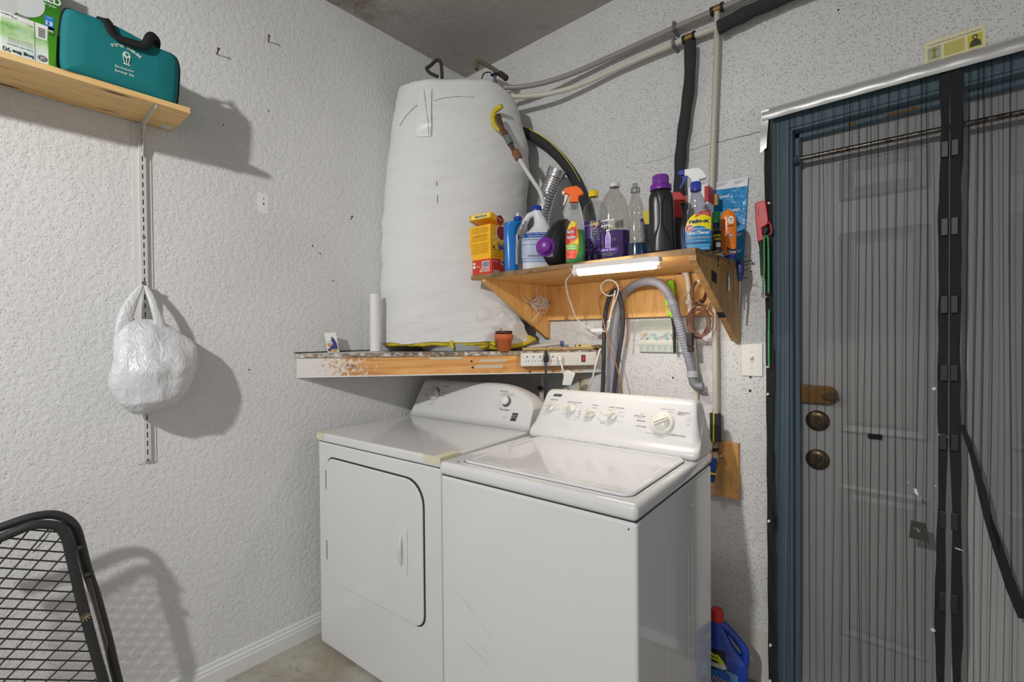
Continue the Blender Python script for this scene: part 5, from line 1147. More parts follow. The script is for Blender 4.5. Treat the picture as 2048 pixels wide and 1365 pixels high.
cable(b, wl([(1380,660,-.07),(1376,640,-.07),(1382,622,-.07),(1394,612,-.07)]), .0026, M_BRC); cable(b, wl([(1385,668,-.075),(1392,676,-.075),(1404,670,-.075),(1412,655,-.07)]), .0026, M_BRC); b.build('cord', ex)
b = MB(); b.tube(wl([(1391,606),(1397,611),(1404,606),(1400,600)],-.085), .004, BLACK, 8); b.build('tie', ex)
b = MB(); q = atY(1381,680,-.108); b.bb((q.x-.011,-.122,q.z-.026),(q.x+.011,-.096,q.z+.026),P((40,34,32),.5),bevel=.004); b.bb((q.x-.008,-.120,q.z-.046),(q.x+.012,-.098,q.z-.026),P((34,30,28),.5),bevel=.003); b.build('plug', ex)
wh_ = thing('wire_hanger', 'bent white wire hook hanging from a nail under the shelf', 'wire', atY(1390,580,-.05))
b = MB(); b.tube(wl([(1372,602,-.058),(1366,602,-.058),(1362,598,-.058),(1366,592,-.058),(1382,580,-.058),(1397,566,-.056),(1407,570,-.056),(1418,578,-.055)]), .0014, M_WC, 6); b.tube(wl([(1424,592,-.060),(1412,622,-.060)]), .0016, M_WC, 6); b.build('wire', wh_)
nl = thing('wall_nail', 'white-headed nail the brown cord hangs from', 'nail', atY(1397,562,-.04)); b = MB(); b.cyl(atY(1397,562,-.0225), atY(1397,562,-.088), .0016, STEEL, 8); b.cyl(atY(1397,562,-.088), atY(1397,562,-.091), .006, M_W, 14); b.build('nail', nl)
# twine knot on the left side panel
tw = thing('twine_bundle', 'tangled bundle of white twine hanging on the left side panel of the shelf', 'twine', atX(1082,610,.59))
M_TW = P((240,232,222), .7); rr = random.Random(2); b = MB(); 
for i in range(12):
    cy, cx = rr.uniform(-7,7), rr.uniform(-5,5); L = []
    for j in range(14):
        a = 2*PI*j/14; L.append(atX(1081+cx+(15+rr.uniform(-3,2))*math.cos(a), 607+cy+(6+rr.uniform(-3,4))*math.sin(a)-3*math.cos(a), .590+.004*(i % 4)))
    [setattr(v_,'y',min(v_.y,-.026)) for v_ in L]; b.tube(L, .0018, M_TW, 5, closed=True)
for pts in (((1071,577),(1073,588),(1072,600)),((1078,586),(1077,594),(1076,602)),((1082,588),(1079,600)),((1053,593),(1060,600),(1070,602)),((1046,599),(1058,606),(1068,607)),((1080,622),(1074,632),(1066,640),(1064,643)),((1098,610),(1104,612),(1106,614)),((1068,615),(1076,628),(1090,626),(1100,612))): b.tube([Vector((.592,min(atX(p[0],p[1],.592).y,-.026),atX(p[0],p[1],.592).z)) for p in pts], .0021, M_TW, 5)
b.build('twine', tw)
# ================================================================== THINGS ON THE CORNER SHELF
def onCS(px, py, off):                                # plane parallel to the shelf front, off metres in front of it
    n = Vector((math.sin(rz_cs), -math.cos(rz_cs), 0)); d = ray(px,py); o = Vector((0,-.984,0))+n*off; return CAM + d*((o-CAM).dot(n)/d.dot(n))
rz_cs = math.atan2(.984,.88); CSX = Vector((math.cos(rz_cs), math.sin(rz_cs), 0)); CSN = Vector((math.sin(rz_cs), -math.cos(rz_cs), 0))
s0, s1 = onCS(1040,733,.011), onCS(1190,704,.011); hS = s1.z-s0.z; wS = (s1-s0).dot(CSX)
pw = thing('power_strip', 'white six-outlet power strip with a red switch on the front of the corner shelf', 'power strip', s0)
Ps = frame(s0, CSX, (0,0,1)); b = MB(M=Ps); M_PS = P((216,214,206), .4)
b.bb((0,0,-.003),(wS,hS,.030), M_PS, bevel=.005, seg=3); b.bb((.004,.006,.0295),(wS*.50,hS-.005,.0312), P((222,220,214),.4), bevel=.0008); b.build('body', pw)
for i in range(6):
    cx = wS*(.045+.083*i)+.012; cy = hS*.5; b = MB(M=Ps); z = .0312 if i < 5 else .0302
    b.prism(ell(cx,cy+.012,.0032,.0032,12), z, z+.0006, INKK)
    for dx in (-.0055,.0055): b.bb((cx+dx-.0009,cy-.010,z),(cx+dx+.0009,cy-.002,z+.0006), INKK)
    b.build('outlet', pw)
b = MB(M=Ps); b.bb((wS*.79,hS*.28,.029),(wS*.842,hS*.80,.0325), P((40,36,36),.4)); b.build('switch_surround', pw)
b = MB(M=Ps); b.box((wS*.816,hS*.54,.0335), (.0085,hS*.40,.004), P((224,40,36),.3), bevel=.001); lab(b.build('switch', pw), 'red rocker switch')
bp = thing('black_power_cord', 'flat black plug and cord hanging from the power strip', 'cord', onCS(1090,715,.05))
b = MB(); q = onCS(1091,714,.0435); Mq = frame(q, CSX, (0,0,1)); b.prism([(-.010,-.022),(.010,-.022),(.012,-.012),(.010,.004),(.006,.014),(.005,.028),(-.005,.028),(-.006,.014),(-.010,.004),(-.012,-.012)], -.0005, .022, M_BLKP, Mq, bevel=.003); b.build('plug', bp)
b = MB(); b.tube(spline([onCS(1091,724,.060),onCS(1091.5,740,.056),onCS(1091.5,757,.040),onCS(1091,775,.02),onCS(1090,800,-.02)],5), .0058, P((66,68,74),.5), 10, flat=.6); b.build('cord', bp)
wp = thing('white_power_cord', 'white plug and cord with a printed paper tag hanging from the power strip', 'cord', onCS(1125,730,.05))
b = MB(); q = onCS(1118,716,.044); b.box((0,0,.012), (.016,.020,.022), M_WC, M=frame(q, CSX, (0,0,1)), bevel=.003); b.build('plug', wp)
b = MB(); b.tube(spline([onCS(1119,719,.068),onCS(1123,730,.070),onCS(1126,742,.068),onCS(1136,772,.05),onCS(1143,781,.03),onCS(1152,788,-.02)],6), .0042, M_WC, 8); b.tube(spline([atY(1201,697,-.13),atY(1196,712,-.13),atY(1190,735,-.13),atY(1184,760,-.12),atY(1176,780,-.10),atY(1168,795,-.09)],6), .0040, M_WC, 8); b.build('cord', wp)
b = MB(); Mt = frame(onCS(1136,757,.066), CSX*.9+Vector((0,0,-.28)), (0.2*CSX.x,0.2*CSX.y,.96)); b.prism([(-.016,-.034),(.020,-.026),(.024,.030),(-.010,.034),(-.022,.022)][::1], 0, .0012, M_W, Mt)
for i in range(8): b.text('do not remove this tag', .0035, P((150,150,154),.6), Mt, (.002,.020-.0065*i), .028, 0, z=.0016)
lab(b.build('tag', wp), 'printed white warning tag')
# terracotta pot
q = onCS(1008,711,-.006); q.z = 1.1968; pt = thing('terracotta_pot', 'small terracotta plant pot with a dark plastic pot inside, on the corner shelf', 'pot', q)
kp = size(1, q); M_TER = P((196,104,54), .75, bumpy=(60,.25,.002)); T = Matrix.Translation(q); hp_ = 34*kp
b = MB(M=T); b.lathe([(.001,0),(13*kp,0),(16.2*kp,hp_*.66),(18.4*kp,hp_*.67),(19*kp,hp_*.96),(18.4*kp,hp_),(16.6*kp,hp_),(15.8*kp,hp_*.7)], M_TER, 36, caps=False); b.build('pot', pt)
b = MB(M=T); b.lathe([(13.5*kp,hp_*.6),(16*kp,hp_*1.02),(17.2*kp,hp_*1.03),(17.4*kp,hp_*1.19),(16.4*kp,hp_*1.19),(15*kp,hp_*.9),(.001,hp_*.88)], P((74,36,38),.4), 32, caps=False); lab(b.build('inner_pot', pt), 'dark maroon plastic pot')
# rolls and dowel lying behind the strip
r1 = thing('plastic_roll', 'roll of clear plastic lying behind the power strip', 'roll', onCS(1100,690,-.10)); b = MB()
a_, c_ = onCS(1052,696,-.11), onCS(1128,686,-.11); b.tube([a_+(c_-a_)*(i/8)+Vector((0,0,.001*math.sin(i*3))) for i in range(9)], [.011+.002*math.sin(i*2) for i in range(9)], P((196,192,188),.3), 14); b.build('roll', r1)
b = MB(); q = onCS(1121,688,-.09); b.tube([q, q+CSX*.012], .0125, P((70,100,160),.4), 10); lab(b.build('printed_end', r1), 'blue printed end')
r2 = thing('paper_roll', 'small rolled yellow paper behind the right end of the power strip', 'paper', onCS(1165,692,-.05)); b = MB()
a_, c_ = onCS(1151,695,-.036), onCS(1181,692,-.036); a_.z = c_.z = 1.2103; L = []
for s_ in (a_, c_):
    L.append([s_+CSN*(.0125*math.cos(t_))+Vector((0,0,.0125*math.sin(t_))) for t_ in [2*PI*i/24 for i in range(24)]])
b.rings(L, P((214,202,140),.6), caps=False); b.rings([[p+(c-p)*.12 for p in r] for r, c in zip(L,(a_,c_))], P((180,168,110),.6), caps=False)
b.tube([a_+CSX*.012+CSN*.011+Vector((0,0,.006)), a_+CSX*.020+CSN*.011+Vector((0,0,.006))], .004, INKK, 6); b.build('paper', r2)
r3 = thing('wooden_dowel', 'wooden dowel rod lying along the corner shelf with a brass fitting at its end', 'rod', onCS(1150,699,-.03)); b = MB(); b.cyl(Vector((*onCS(1045,703,-.014).xy,1.2035)), Vector((*onCS(1186,700,-.014).xy,1.2035)), .0065, wood('dowel_wood',(206,176,120),(150,120,76),'x',knots=False), 12); b.build('rod', r3)
b = MB(); a_, c_ = onCS(1186,700,-.014), onCS(1203,699,-.016); a_.z = c_.z = 1.2095; b.tube([a_.lerp(c_,i/6) for i in range(7)], [.008,.011,.008,.011,.012,.009,.011], M_BRS, 10); b.build('fitting', r3)
br = thing('twig', 'dark twig lying on the corner shelf behind the power strip', 'twig', onCS(1065,702,-.06)); b = MB(); b.tube([Vector((*onCS(p_,701,-.055).xy,z_)) for p_,z_ in ((1050,1.2025),(1066,1.204),(1080,1.202),(1098,1.205))], [.003,.005,.004,.002], P((84,66,52),.9), 7); b.build('twig', br)
gb = thing('gift_bow', 'tiny gold ribbon star on the power strip', 'bow', onCS(1097,698,-.005)); b = MB(); q = onCS(1097,698,-.005)
for i in range(8): b.tube([q, q+CSX*(.010*math.cos(i*.8))+Vector((0,0,.009*math.sin(i*.8)))+CSN*.004], [.0025,.0006], P((220,180,90),.3,.5), 6)
b.build('ribbon', gb)
# photo card and paper roll at the left
qc = onCS(664,707,-.06); qc.z = 1.1990
pcd = thing('picture_card', 'small colourful picture card leaning on the wall at the left end of the corner shelf', 'card', qc)
kc = size(1, qc); d = CAM-qc; fx = Vector((d.y,-d.x,0)).normalized()*-1; Mk = frame(qc, fx, Vector((0,0,1))-Vector((d.x,d.y,0)).normalized()*.12)
Kc = lambda px,py: ((px-664)*kc,(708-py)*kc); b = MB(M=Mk)
b.prism([Kc(*p) for p in ((656,708),(678,708),(672,667),(648,668))], -.001, .0, P((206,206,190),.4)); b.flat([Kc(*p) for p in ((658,706),(676.5,706),(670.5,669.5),(650.5,670))], P((226,228,230),.3), z=.0004)
b.flat([Kc(*p) for p in ((656,700),(675,706),(658,706))], P((40,42,40),.4), z=.0008); b.flat([Kc(*p) for p in ((658,702),(666,690),(662,684),(668,680),(673,690),(676,704),(668,706))], P((44,56,120),.4), z=.0010); b.flat([Kc(*p) for p in ((655,692),(662,688),(666,694),(658,698))], P((196,140,80),.4), z=.0012); b.flat([Kc(*p) for p in ((654,686),(662,684),(663,689),(656,691))], P((206,206,214),.4), z=.0013); b.flat(ell(*Kc(664.5,680),2.2*kc,2.6*kc,12), P((96,60,40),.4), z=.0014); b.flat([Kc(*p) for p in ((660,703),(674,701),(676,704),(664,706))], P((206,160,80),.4), z=.0014); b.build('print', pcd)
q = onCS(752,706,-.12); q.z = 1.1985; prl = thing('wrapping_roll', 'white rolled sheet standing upright between the left wall and the heater', 'roll', q); kr = size(1,q)
b = MB(); b.tube([q+Vector((0,0,z)) for z in (.001,.05,.10,.15,.20,onCS(752,589,-.12).z-q.z)], [11.5*kr,11.2*kr,11.6*kr,11*kr,11*kr,10.6*kr], P((222,222,220),.45,bumpy=(30,.3,.004)), 22); b.build('roll', prl)
# outlet and stand pipe glimpsed behind the machines
ow = thing('wall_outlet', 'cream wall outlet glimpsed between the shelf and the washer console', 'outlet', atY(1163,770,-.003)); q = atY(1163,770,-.003)
b = MB(); b.bb((q.x-.036,-.006,q.z-.058),(q.x+.036,-.0005,q.z+.058),P((206,200,176),.4),bevel=.002); b.build('plate', ow)
for dz in (.020,-.020):
    b = MB(); Mo = frame((q.x,-.006,q.z+dz),(1,0,0),(0,0,1)); b.prism(ell(0,0,.016,.014,24),0,.002,P((196,188,160),.4),Mo)
    for dx in (-.006,.006): b.bb((dx-.001,-.002,.002),(dx+.001,.006,.0026),INKK,Mo)
    b.prism(ell(0,-.007,.0025,.0025,10),.002,.0026,INKK,Mo); b.build('socket', ow)
sp_ = thing('stand_pipe', 'white pipe with a small tap rising behind the dryer console', 'pipe', atY(1083,770,-.04))
b = MB(); b.cyl(atY(1083,756,-.04)+Vector((0,0,.05)), atY(1084,900,-.04), .012, P((196,192,184),.5), 16); b.build('pipe', sp_)
b = MB(); b.box(atY(1081,777,-.056), (.03,.016,.018), P((96,86,72),.5,.5), bevel=.003); b.build('tap', sp_)
# light switch, holes
sw = thing('light_switch', 'white single toggle light switch plate between the shelf and the screen door', 'light switch', atY(1504,720,-.003)); q0, q1 = atY(1483,752,-.006), atY(1525,688,-.006)
b = MB(); b.bb((q0.x,-.0065,q0.z),(q1.x,-.0005,q1.z),P((232,230,224),.35),bevel=.0025,seg=3); b.build('plate', sw); cx, cz = (q0.x+q1.x)/2, (q0.z+q1.z)/2
b = MB(); b.bb((cx-.005,-.0072,cz-.012),(cx+.005,-.0062,cz+.012),P((206,204,198),.4)); b.box((0,-.008,.004), (.0075,.016,.009), P((226,224,216),.3), M=Matrix.Translation((cx,-.006,cz)) @ Matrix.Rotation(R(-28),4,'X'), bevel=.001); b.build('toggle', sw)
for dz in (.030,-.030):
    b = MB(); b.cyl((cx,-.0062,cz+dz),(cx,-.0074,cz+dz),.0032,P((206,204,198),.4),12); b.build('screw', sw)
# ================================================================== RIGHT SIDE PANEL: NAILS AND TOOLS
nail0 = None
Dn = {0:'first nail from the front',1:'second nail from the front',2:'third nail, the one holding the black hook',3:'nail in front of the blue mailing bag',4:'long dark nail, topmost at the wall,',5:'uppermost of three thin nails',6:'middle of three thin nails',7:'lowest of three thin nails'}
for i, (px,py,ex_,ey,r_) in enumerate(((1409,509,1426,507,.0014),(1421,511,1438,508,.0014),(1437,514,1452,505,.0016),(1474,518,1482,516,.0014),(1478,527,1499,522,.0018),(1490,532,1502,529.5,.0011),(1491,542,1500,541,.0011),(1489,558,1501,555,.0010))):
    p0 = atX(px,py,1.4465); 
    if p0.y > -.004: p0 = atY(px,py,-.006)
    L_ = .045 if i < 5 else .025
    p1 = p0+Vector((L_,-.012,.004))
    if i >= 5: p0.x = 1.4462; p1 = p0+Vector((.026,-.004,.004))
    o = thing('nail', Dn[i]+' on the right side of the plywood shelf', 'nail', p0, group='nails in the right side panel')
    b = MB(); b.tube([p0-Vector((.004,0,0)), p1], r_, P((150,142,130) if i < 4 else (84,80,76), .4, .7), 7); b.tube([p1, p1+(p1-p0).normalized()*.001], r_*2, P((150,142,130),.4,.7), 8); b.build('shank', o)
ho = thing('black_hook', 'small black hook chain hanging from a nail at the shelf side', 'hook', atX(1436,530,1.463)); b = MB(); b.tube([atX(1437,512,1.46),atX(1437,521,1.46),atX(1435.5,527,1.46),atX(1437,531,1.46),atX(1436,535,1.46)], [.0026,.0022,.0014,.003,.001], BLACK, 7); b.build('hook', ho)
db = thing('drill_bit', 'steel spade bit hanging by a twisted wire from the right side of the shelf', 'drill bit', atX(1459,582,1.458)); b = MB()
wp0 = [atX(1459+1.4*math.sin(i*1.5),523+i*1.3,1.458+.002*math.cos(i*1.5)) for i in range(15)]; b.tube(wp0, .0012, STEEL, 6); b.build('wire', db)
b = MB(); q0, q1 = atX(1458.5,542,1.457), atX(1460,583,1.457); b.bb((1.454,q1.y-.007,q1.z),(1.458,q1.y+.007,q0.z),P((170,168,164),.35,.8),bevel=.001); b.build('blade', db)
sd = thing('screwdriver', 'blue-handled screwdriver hanging at the back corner of the shelf side', 'screwdriver', atY(1481,560,-.022)); b = MB()
b.tube([atY(*p,-.10) for p in ((1480,522),(1480,530),(1480.5,540),(1480.5,548),(1480,556),(1480,563))], [.011,.013,.0125,.0115,.0095,.006], P((34,50,110),.35), 12); b.build('handle', sd)
b = MB(); b.tube([atY(1480,562,-.10),atY(1479,600,-.098),atY(1477,632,-.094)], [.0045,.004,.003], STEEL, 10); b.build('shaft', sd)
# ================================================================== LIGHTER AND CORD BESIDE THE SCREEN
rl = thing('gas_lighter', 'red gas lighter with a black barrel hanging at the left edge of the screen', 'lighter', atY(1520,460,-.04)); q = atY(1522,450,-.05); k = size(1,q); Mr = frame(q,(1,0,0),(0,0,1)); G = lambda px,py: ((px-1522)*k,(450-py)*k)
b = MB(M=Mr); M_RL = P((196,32,40),.32)
b.prism([G(*p) for p in ((1512,406),(1520,404),(1531,404),(1535,440),(1536,450),(1530,455),(1525,457),(1526,470),(1529,477),(1527,482),(1517,484),(1513,440))], -.010, .010, M_RL, bevel=.003)
b.tube([Vector((*G(px,py),0)) for px,py in ((1535,446),(1539,452),(1541,462),(1540,470),(1536,472))], .0028, M_RL, 8); b.build('body', rl)
b = MB(M=Mr); b.prism([G(*p) for p in ((1526,458),(1533,456),(1535,462),(1531,470),(1527,469))], -.006, .006, INKK); b.bb((*G(1518,432),.0095),(*G(1520,416),.0106),P((140,20,28),.4)); b.build('trigger', rl)
b = MB(M=Mr); b.tube([Vector((*G(1521,483),0)),Vector((*G(1522,495),0)),Vector((*G(1523,530),0)),Vector((*G(1524,552),0))], [.0075,.0055,.005,.0045], M_BLKP, 12); b.tube([Vector((*G(1524,552),0)),Vector((*G(1524.4,557),0))], .003, M_BRS, 10); b.build('barrel', rl)
gc = thing('bungee_cord', 'green and white braided bungee cord looped on pins beside the screen', 'cord', atY(1533,540,-.06)); t = NT('green_braid'); wv = t.n('ShaderNodeTexWave', {'Vector': t.pos(), 'Scale': 42.0}, wave_type='BANDS', bands_direction='Z').outputs[0]
M_GB = t.bs(col=t.mix(t.ramp(wv,[(.55,(0,0,0)),(.75,(1,1,1))]), lin((14,128,58)), lin((110,196,136))), rough=.7)
b = MB(); cable(b, wl([(1529,472,-.064),(1528,490,-.066),(1528,540,-.066),(1526,580,-.066),(1527,590,-.066)]), .0032, M_GB, 5); cable(b, wl([(1532,472,-.064),(1536,480,-.066),(1537,540,-.066),(1537,586,-.066)]), .0030, M_GB, 5); cable(b, wl([(1538,620,-.066),(1537.5,660,-.066),(1537.5,700,-.066),(1538,732,-.066)]), .0030, M_GB, 5); b.build('cord', gc)
b = MB(); b.tube(wl([(1525,586,-.07),(1526,594,-.07),(1534,594,-.07)]), .004, P((150,150,140),.4,.7), 8); b.build('metal_hook', gc)
b = MB(); b.tube(wl([(1533,735,-.07),(1539,734,-.07)]), .004, P((190,190,180),.4,.6), 8); b.build('metal_hook', gc)
# ================================================================== RIGHT OF THE WASHER
wb = thing('wood_backing_board', 'worn wooden board on the wall behind the washer valves', 'board', atY(1450,940,-.01)); q0, q1 = atY(1400,985,-.018), atY(1477,888,-.018)
b = MB(); b.bb((q0.x,-.018,q0.z),(q1.x,-.0005,q1.z),wood('board_wood',(226,172,98),(178,122,60),'z',knots=False,dirt=(150,130,110)),bevel=.002); b.build('board', wb)
vv = thing('washer_valve', 'hot and cold washer valves with blue handles behind the washer', 'valve', atY(1431,915,-.05)); b = MB()
b.tube(wl([(1431,884,-.034),(1431,905,-.034),(1433,915,-.04),(1430,925,-.05)]), [.008,.010,.014,.012], P((150,130,110),.5,.4), 12); b.tube(wl([(1433,915),(1447,914)],-.034), .008, P((150,140,126),.4,.6), 12); b.cyl(*wl([(1430,896),(1430.5,902)],-.034), .0125, BLACK, 14); b.build('valve_body', vv)
b = MB(); q = atY(1426,930,-.06); b.bb((q.x-.012,-.07,q.z-.02),(q.x+.012,-.05,q.z+.025),P((24,70,150),.4),bevel=.003); b.build('handle', vv)
b = MB(); b.tube(wl([(1427,940,-.06),(1426,950,-.06),(1425,964,-.06)]), .009, P((30,60,120),.5), 12); b.bb((q.x-.008,-.075,q.z-.034),(q.x+.012,-.066,q.z-.028),P((220,200,40),.5)); b.build('hose_end', vv)
# drain cleaner jug on the floor
Bj = Px(1458, -.16, 1304, base=.0008); Bj.secs([(1420,1414,1497,.5,3),(1330,1414,1496,.5,3),(1318,1415,1494,.5,2.8),(1305,1416,1482,.5,2.6),(1290,1417,1468,.55,2.4),(1270,1419,1456,.65,2.2),(1255,1420,1448,.75,2.1),(1246,1423,1445,1,2)], .5, 2.6); Bj.smooth(4)
jr = Bj.thing('drain_cleaner_jug', 'blue handled jug of drain treatment with a red cap on the floor beside the washer', 'jug'); b = Bj.mb(); M_JB = P((22,62,164),.3,coat=.3); Bj.loft(b, M_JB); b.build('body', jr)
b = Bj.mb(); b.tube(spline([Vector((Bj.x(p),0,Bj.z(q))) for p,q in ((1438,1250),(1448,1254),(1462,1264),(1476,1278),(1487,1291),(1490,1304),(1489,1322),(1486,1334))],6), [.0135]*43, M_JB, 14); b.build('handle', jr)
b = Bj.mb(); cap(Bj, b, 1422, 1447, 1224, 1246, P((206,44,26),.35), 26); b.build('cap', jr)
b = Bj.mb(); Bj.patch(b, P((20,24,40),.4), 1298, 1418, lambda v: 1416, lambda v: 1476 if v < .75 else 1452, .0008); Bj.patch(b, P((30,120,190),.4), 1336, 1362, 1424, 1476, .0014)
Bj.blob(b, P((206,220,40),.4), [(1418,1302),(1436,1306),(1447,1316),(1455,1327),(1440,1324),(1418,1320)], .0014); Bj.patch(b, P((196,196,190),.4), 1322, 1331, 1418, 1452, .0012); Bj.blob(b, INKW, [(1446+5*math.cos(a*.42),1325+4.5*math.sin(a*.42)) for a in range(15)], .002)
Bj.blob(b, P((40,90,180),.4), [(1432,1334),(1444,1331),(1458,1337),(1462,1347),(1450,1351),(1436,1342)], .0020)
for i in range(5): Bj.blob(b, P((150,210,240),.5), [(1452,1330+i*2),(1474,1336+i*5),(1474,1338+i*5),(1452,1331+i*2)], .0017)
Bj.write(b, 'SEPTIC', 1428, 1313, 5, INKK, 18, .002, .02); Bj.write(b, 'TREATMENT', 1431, 1319, 3, INKK, 20, .002, .01); Bj.write(b, 'ROTO-', 1443, 1354, 8, INKW, 34, .0024, .06, 0, -.2); Bj.write(b, 'ROTO-', 1443, 1354, 7, P((206,40,36),.4), 32, .0028, .03, 0, -.2); Bj.write(b, 'ROOTER', 1445, 1364, 9, INKW, 44, .0024, .06, 0, -.2); Bj.write(b, 'ROOTER', 1445, 1364, 8, P((60,40,150),.4), 42, .0028, .03, 0, -.2); Bj.write(b, 'ECO', 1446, 1325, 2.4, P((60,120,60),.5), 6, .0024)
Bj.blob(b, P((214,200,60),.4), [(1465,1350),(1472,1350),(1472,1356),(1465,1356)], .002); b.build('label', jr)
# ================================================================== LEFT WALL
M_PINE = wood('pine_board', (238,204,144), (214,164,94), 'y', pine=True)
FL = lambda X: frame((X,0,0),(0,1,0),(0,0,1))          # drawing frame facing the room from the left wall: x = along the wall, y = up
bd = thing('pine_shelf_board', 'pale knotty pine shelf board on the left wall carrying the teal bag and bulb boxes', 'shelf', (.1,-1.8,1.976))
b = MB(); b.bb((.004,-2.35,1.976),(.202,-1.392,1.994), M_PINE, bevel=.002); b.build('board', bd)
b = MB(); q = atZ(333,254,1.9755); Mu = frame(q,(0,1,0),(1,0,0)) 
b.box((0,0,.0), (.030,.034,.0006), P((214,212,210),.5), M=frame(q,(0,1,0),(1,0,.0)))
for i in range(10): b.box((-.011+i*.0024,-.002,-.0006), (.0014 if i % 3 else .0008,.020,.0004), INKK, M=frame(q,(0,1,0),(-1,0,0)) if False else frame(q,(0,1,0),(1,0,0)).copy() @ Matrix.Scale(-1,4,(0,0,1)) if False else frame(q+Vector((0,0,-.0002)),(0,1,0),(1,0,0)))
lab(b.build('price_sticker', bd), 'white barcode sticker')
M_TRK = P((206,206,204), .45)
bk = thing('shelf_bracket', 'white steel bracket under the pine shelf, hooked into the slotted wall track', 'bracket', (.05,-1.479,1.87))
b = MB(); b.prism([(.0125,1.868),(.019,1.864),(.024,1.90),(.034,1.935),(.058,1.956),(.11,1.963),(.192,1.967),(.196,1.974),(.0125,1.975)], -1.4805, -1.4785, M_TRK, M=Matrix(((1,0,0,0),(0,0,1,0),(0,1,0,0),(0,0,0,1)))); b.bb((.0125,-1.4835,1.9735),(.196,-1.4755,1.9755),M_TRK); b.build('plate', bk)
tk = thing('slotted_wall_track', 'white slotted shelf track running down the left wall behind the plastic bag', 'shelf track', (.006,-1.48,.86))
b = MB(); b.bb((.0005,-1.505,.85),(.003,-1.455,1.974),P((216,215,212),.55)); b.bb((.003,-1.490,.857),(.012,-1.470,1.974),M_TRK,bevel=.001)
z = .88
while z < 1.96:
    b.bb((.0115,-1.4815,z),(.0122,-1.4785,z+.017),INKK); z += .0285
b.build('rail', tk)
for z in (.862,1.60):
    b = MB(); b.cyl((.0118,-1.480,z),(.0140,-1.480,z),.004,STEEL,12); b.build('screw', tk)
# teal emergency kit bag
M_TEAL2 = P((0,116,120), .8, bumpy=(500,.3,.001)); M_BLKW = P((16,16,18), .8, bumpy=(400,.3,.001))
kb = thing('kit_bag', 'teal zipped kit bag with black carry handle and white lettering on the pine shelf', 'bag', (.125,-1.56,1.9945))
KX = .186
out = [(137.6,12),(160,20),(188,30),(230,47),(270,68),(313,91),(345,104),(357,116),(361,135),(360,165),(358,190),(355,207),(349,209),(300,194),(240,175),(180,156),(132,141),(123,134),(119,120),(119,90),(121,55),(124,32),(129,17)]
ko = [atX(p[0],p[1],KX) for p in out]; kc_ = sum(ko, Vector())/len(ko)
for p in ko: p.z = max(p.z, 1.9955)
kyz = spline([Vector((0,p.y,p.z)) for p in ko], 3, True)
def kring(X, s): return [Vector((X, kc_.y+(p.y-kc_.y)*s, max(1.9952, kc_.z+(p.z-kc_.z)*s))) for p in kyz]
b = MB(); b.rings([kring(.062,.90),kring(.068,.965),kring(.080,.985),kring(.12,.975),kring(.158,.985),kring(.166,1.0),kring(.174,.985),kring(.182,.95),kring(.187,.88),kring(.190,.6)], M_TEAL2); b.build('body', kb)
b = MB(); b.tube([Vector((v_.x,v_.y,max(v_.z,1.9988))) for v_ in kring(.1665,1.003)], .0038, M_BLKW, 8, closed=True); lab(b.build('zipper', kb), 'black zip piping')
b = MB(); hpth = [(203,42,.15),(207,37,.19),(216,47,.196),(222,60,.198),(229,70,.199),(245,79,.200),(268,86,.201),(286,91,.201),(294,86,.200),(299,76,.198),(306,71,.190),(312,78,.175),(311,90,.155),(306,100,.14)]
L = spline([atX(*p) for p in hpth],5); rs = []
for i, p in enumerate(L):
    tg = L[min(i+1,len(L)-1)]-L[max(i-1,0)]; nn = Vector((-.35*tg.y, -tg.z, tg.y)); nn = nn.normalized() if nn.length > 1e-6 else Vector((0,0,1)); tx = tg.cross(nn).normalized()
    rs.append([p+nn*a+tx*c for a, c in ((-.0115,-.002),(.0115,-.002),(.0125,0),(.0115,.002),(-.0115,.002),(-.0125,0))])
b.rings(rs, M_BLKW); b.build('handle', kb)
b = MB(); Mk = FL(.1905)
def kt(st, px, py, h, w, rot=0.0, bold=.02, sh=0): q = atX(px,py,.1905); b.text(st, h, P((214,222,206),.7), Mk, (q.y,q.z), w, bold, sh, rot=rot, z=.0006)
for i, ch in enumerate('North Shakes'):
    if ch == ' ': continue
    f = i/11; q = atX(226+54*f, 90+24*f-7*math.sin(PI*f), .1905); b.text(ch, .0085, P((214,222,206),.7), Mk, (q.y,q.z), None, .03, rot=.5-f*1.0, z=.0006)
kt('Earthquake',249,138,.0075,.042); kt('Survival  Kit',249,146,.0075,.044)
q = atX(253,110,.1905); wm = P((214,222,206),.7)
b.flat(ell(q.y,q.z,.0085,.009,20), wm, Mk, .0006); b.flat(ell(q.y+.001,q.z+.001,.004,.005,12), M_TEAL2, Mk, .0008)
for s_ in (-1,1): b.tube([Vector((q.y+s_*.009,q.z-.002,.0008)),Vector((q.y+s_*.006,q.z-.018,.0008)),Vector((q.y+s_*.004,q.z-.026,.0008))], .0011, wm, 5, M=Mk)
b.tube([Vector((q.y,q.z-.009,.0008)),Vector((q.y,q.z-.026,.0008))], .0010, wm, 5, M=Mk); b.flat([(q.y-.009,q.z-.029),(q.y+.009,q.z-.029),(q.y+.006,q.z-.025),(q.y-.006,q.z-.025)], wm, Mk, .0006); lab(b.build('lettering', kb), 'white printed emblem and words')
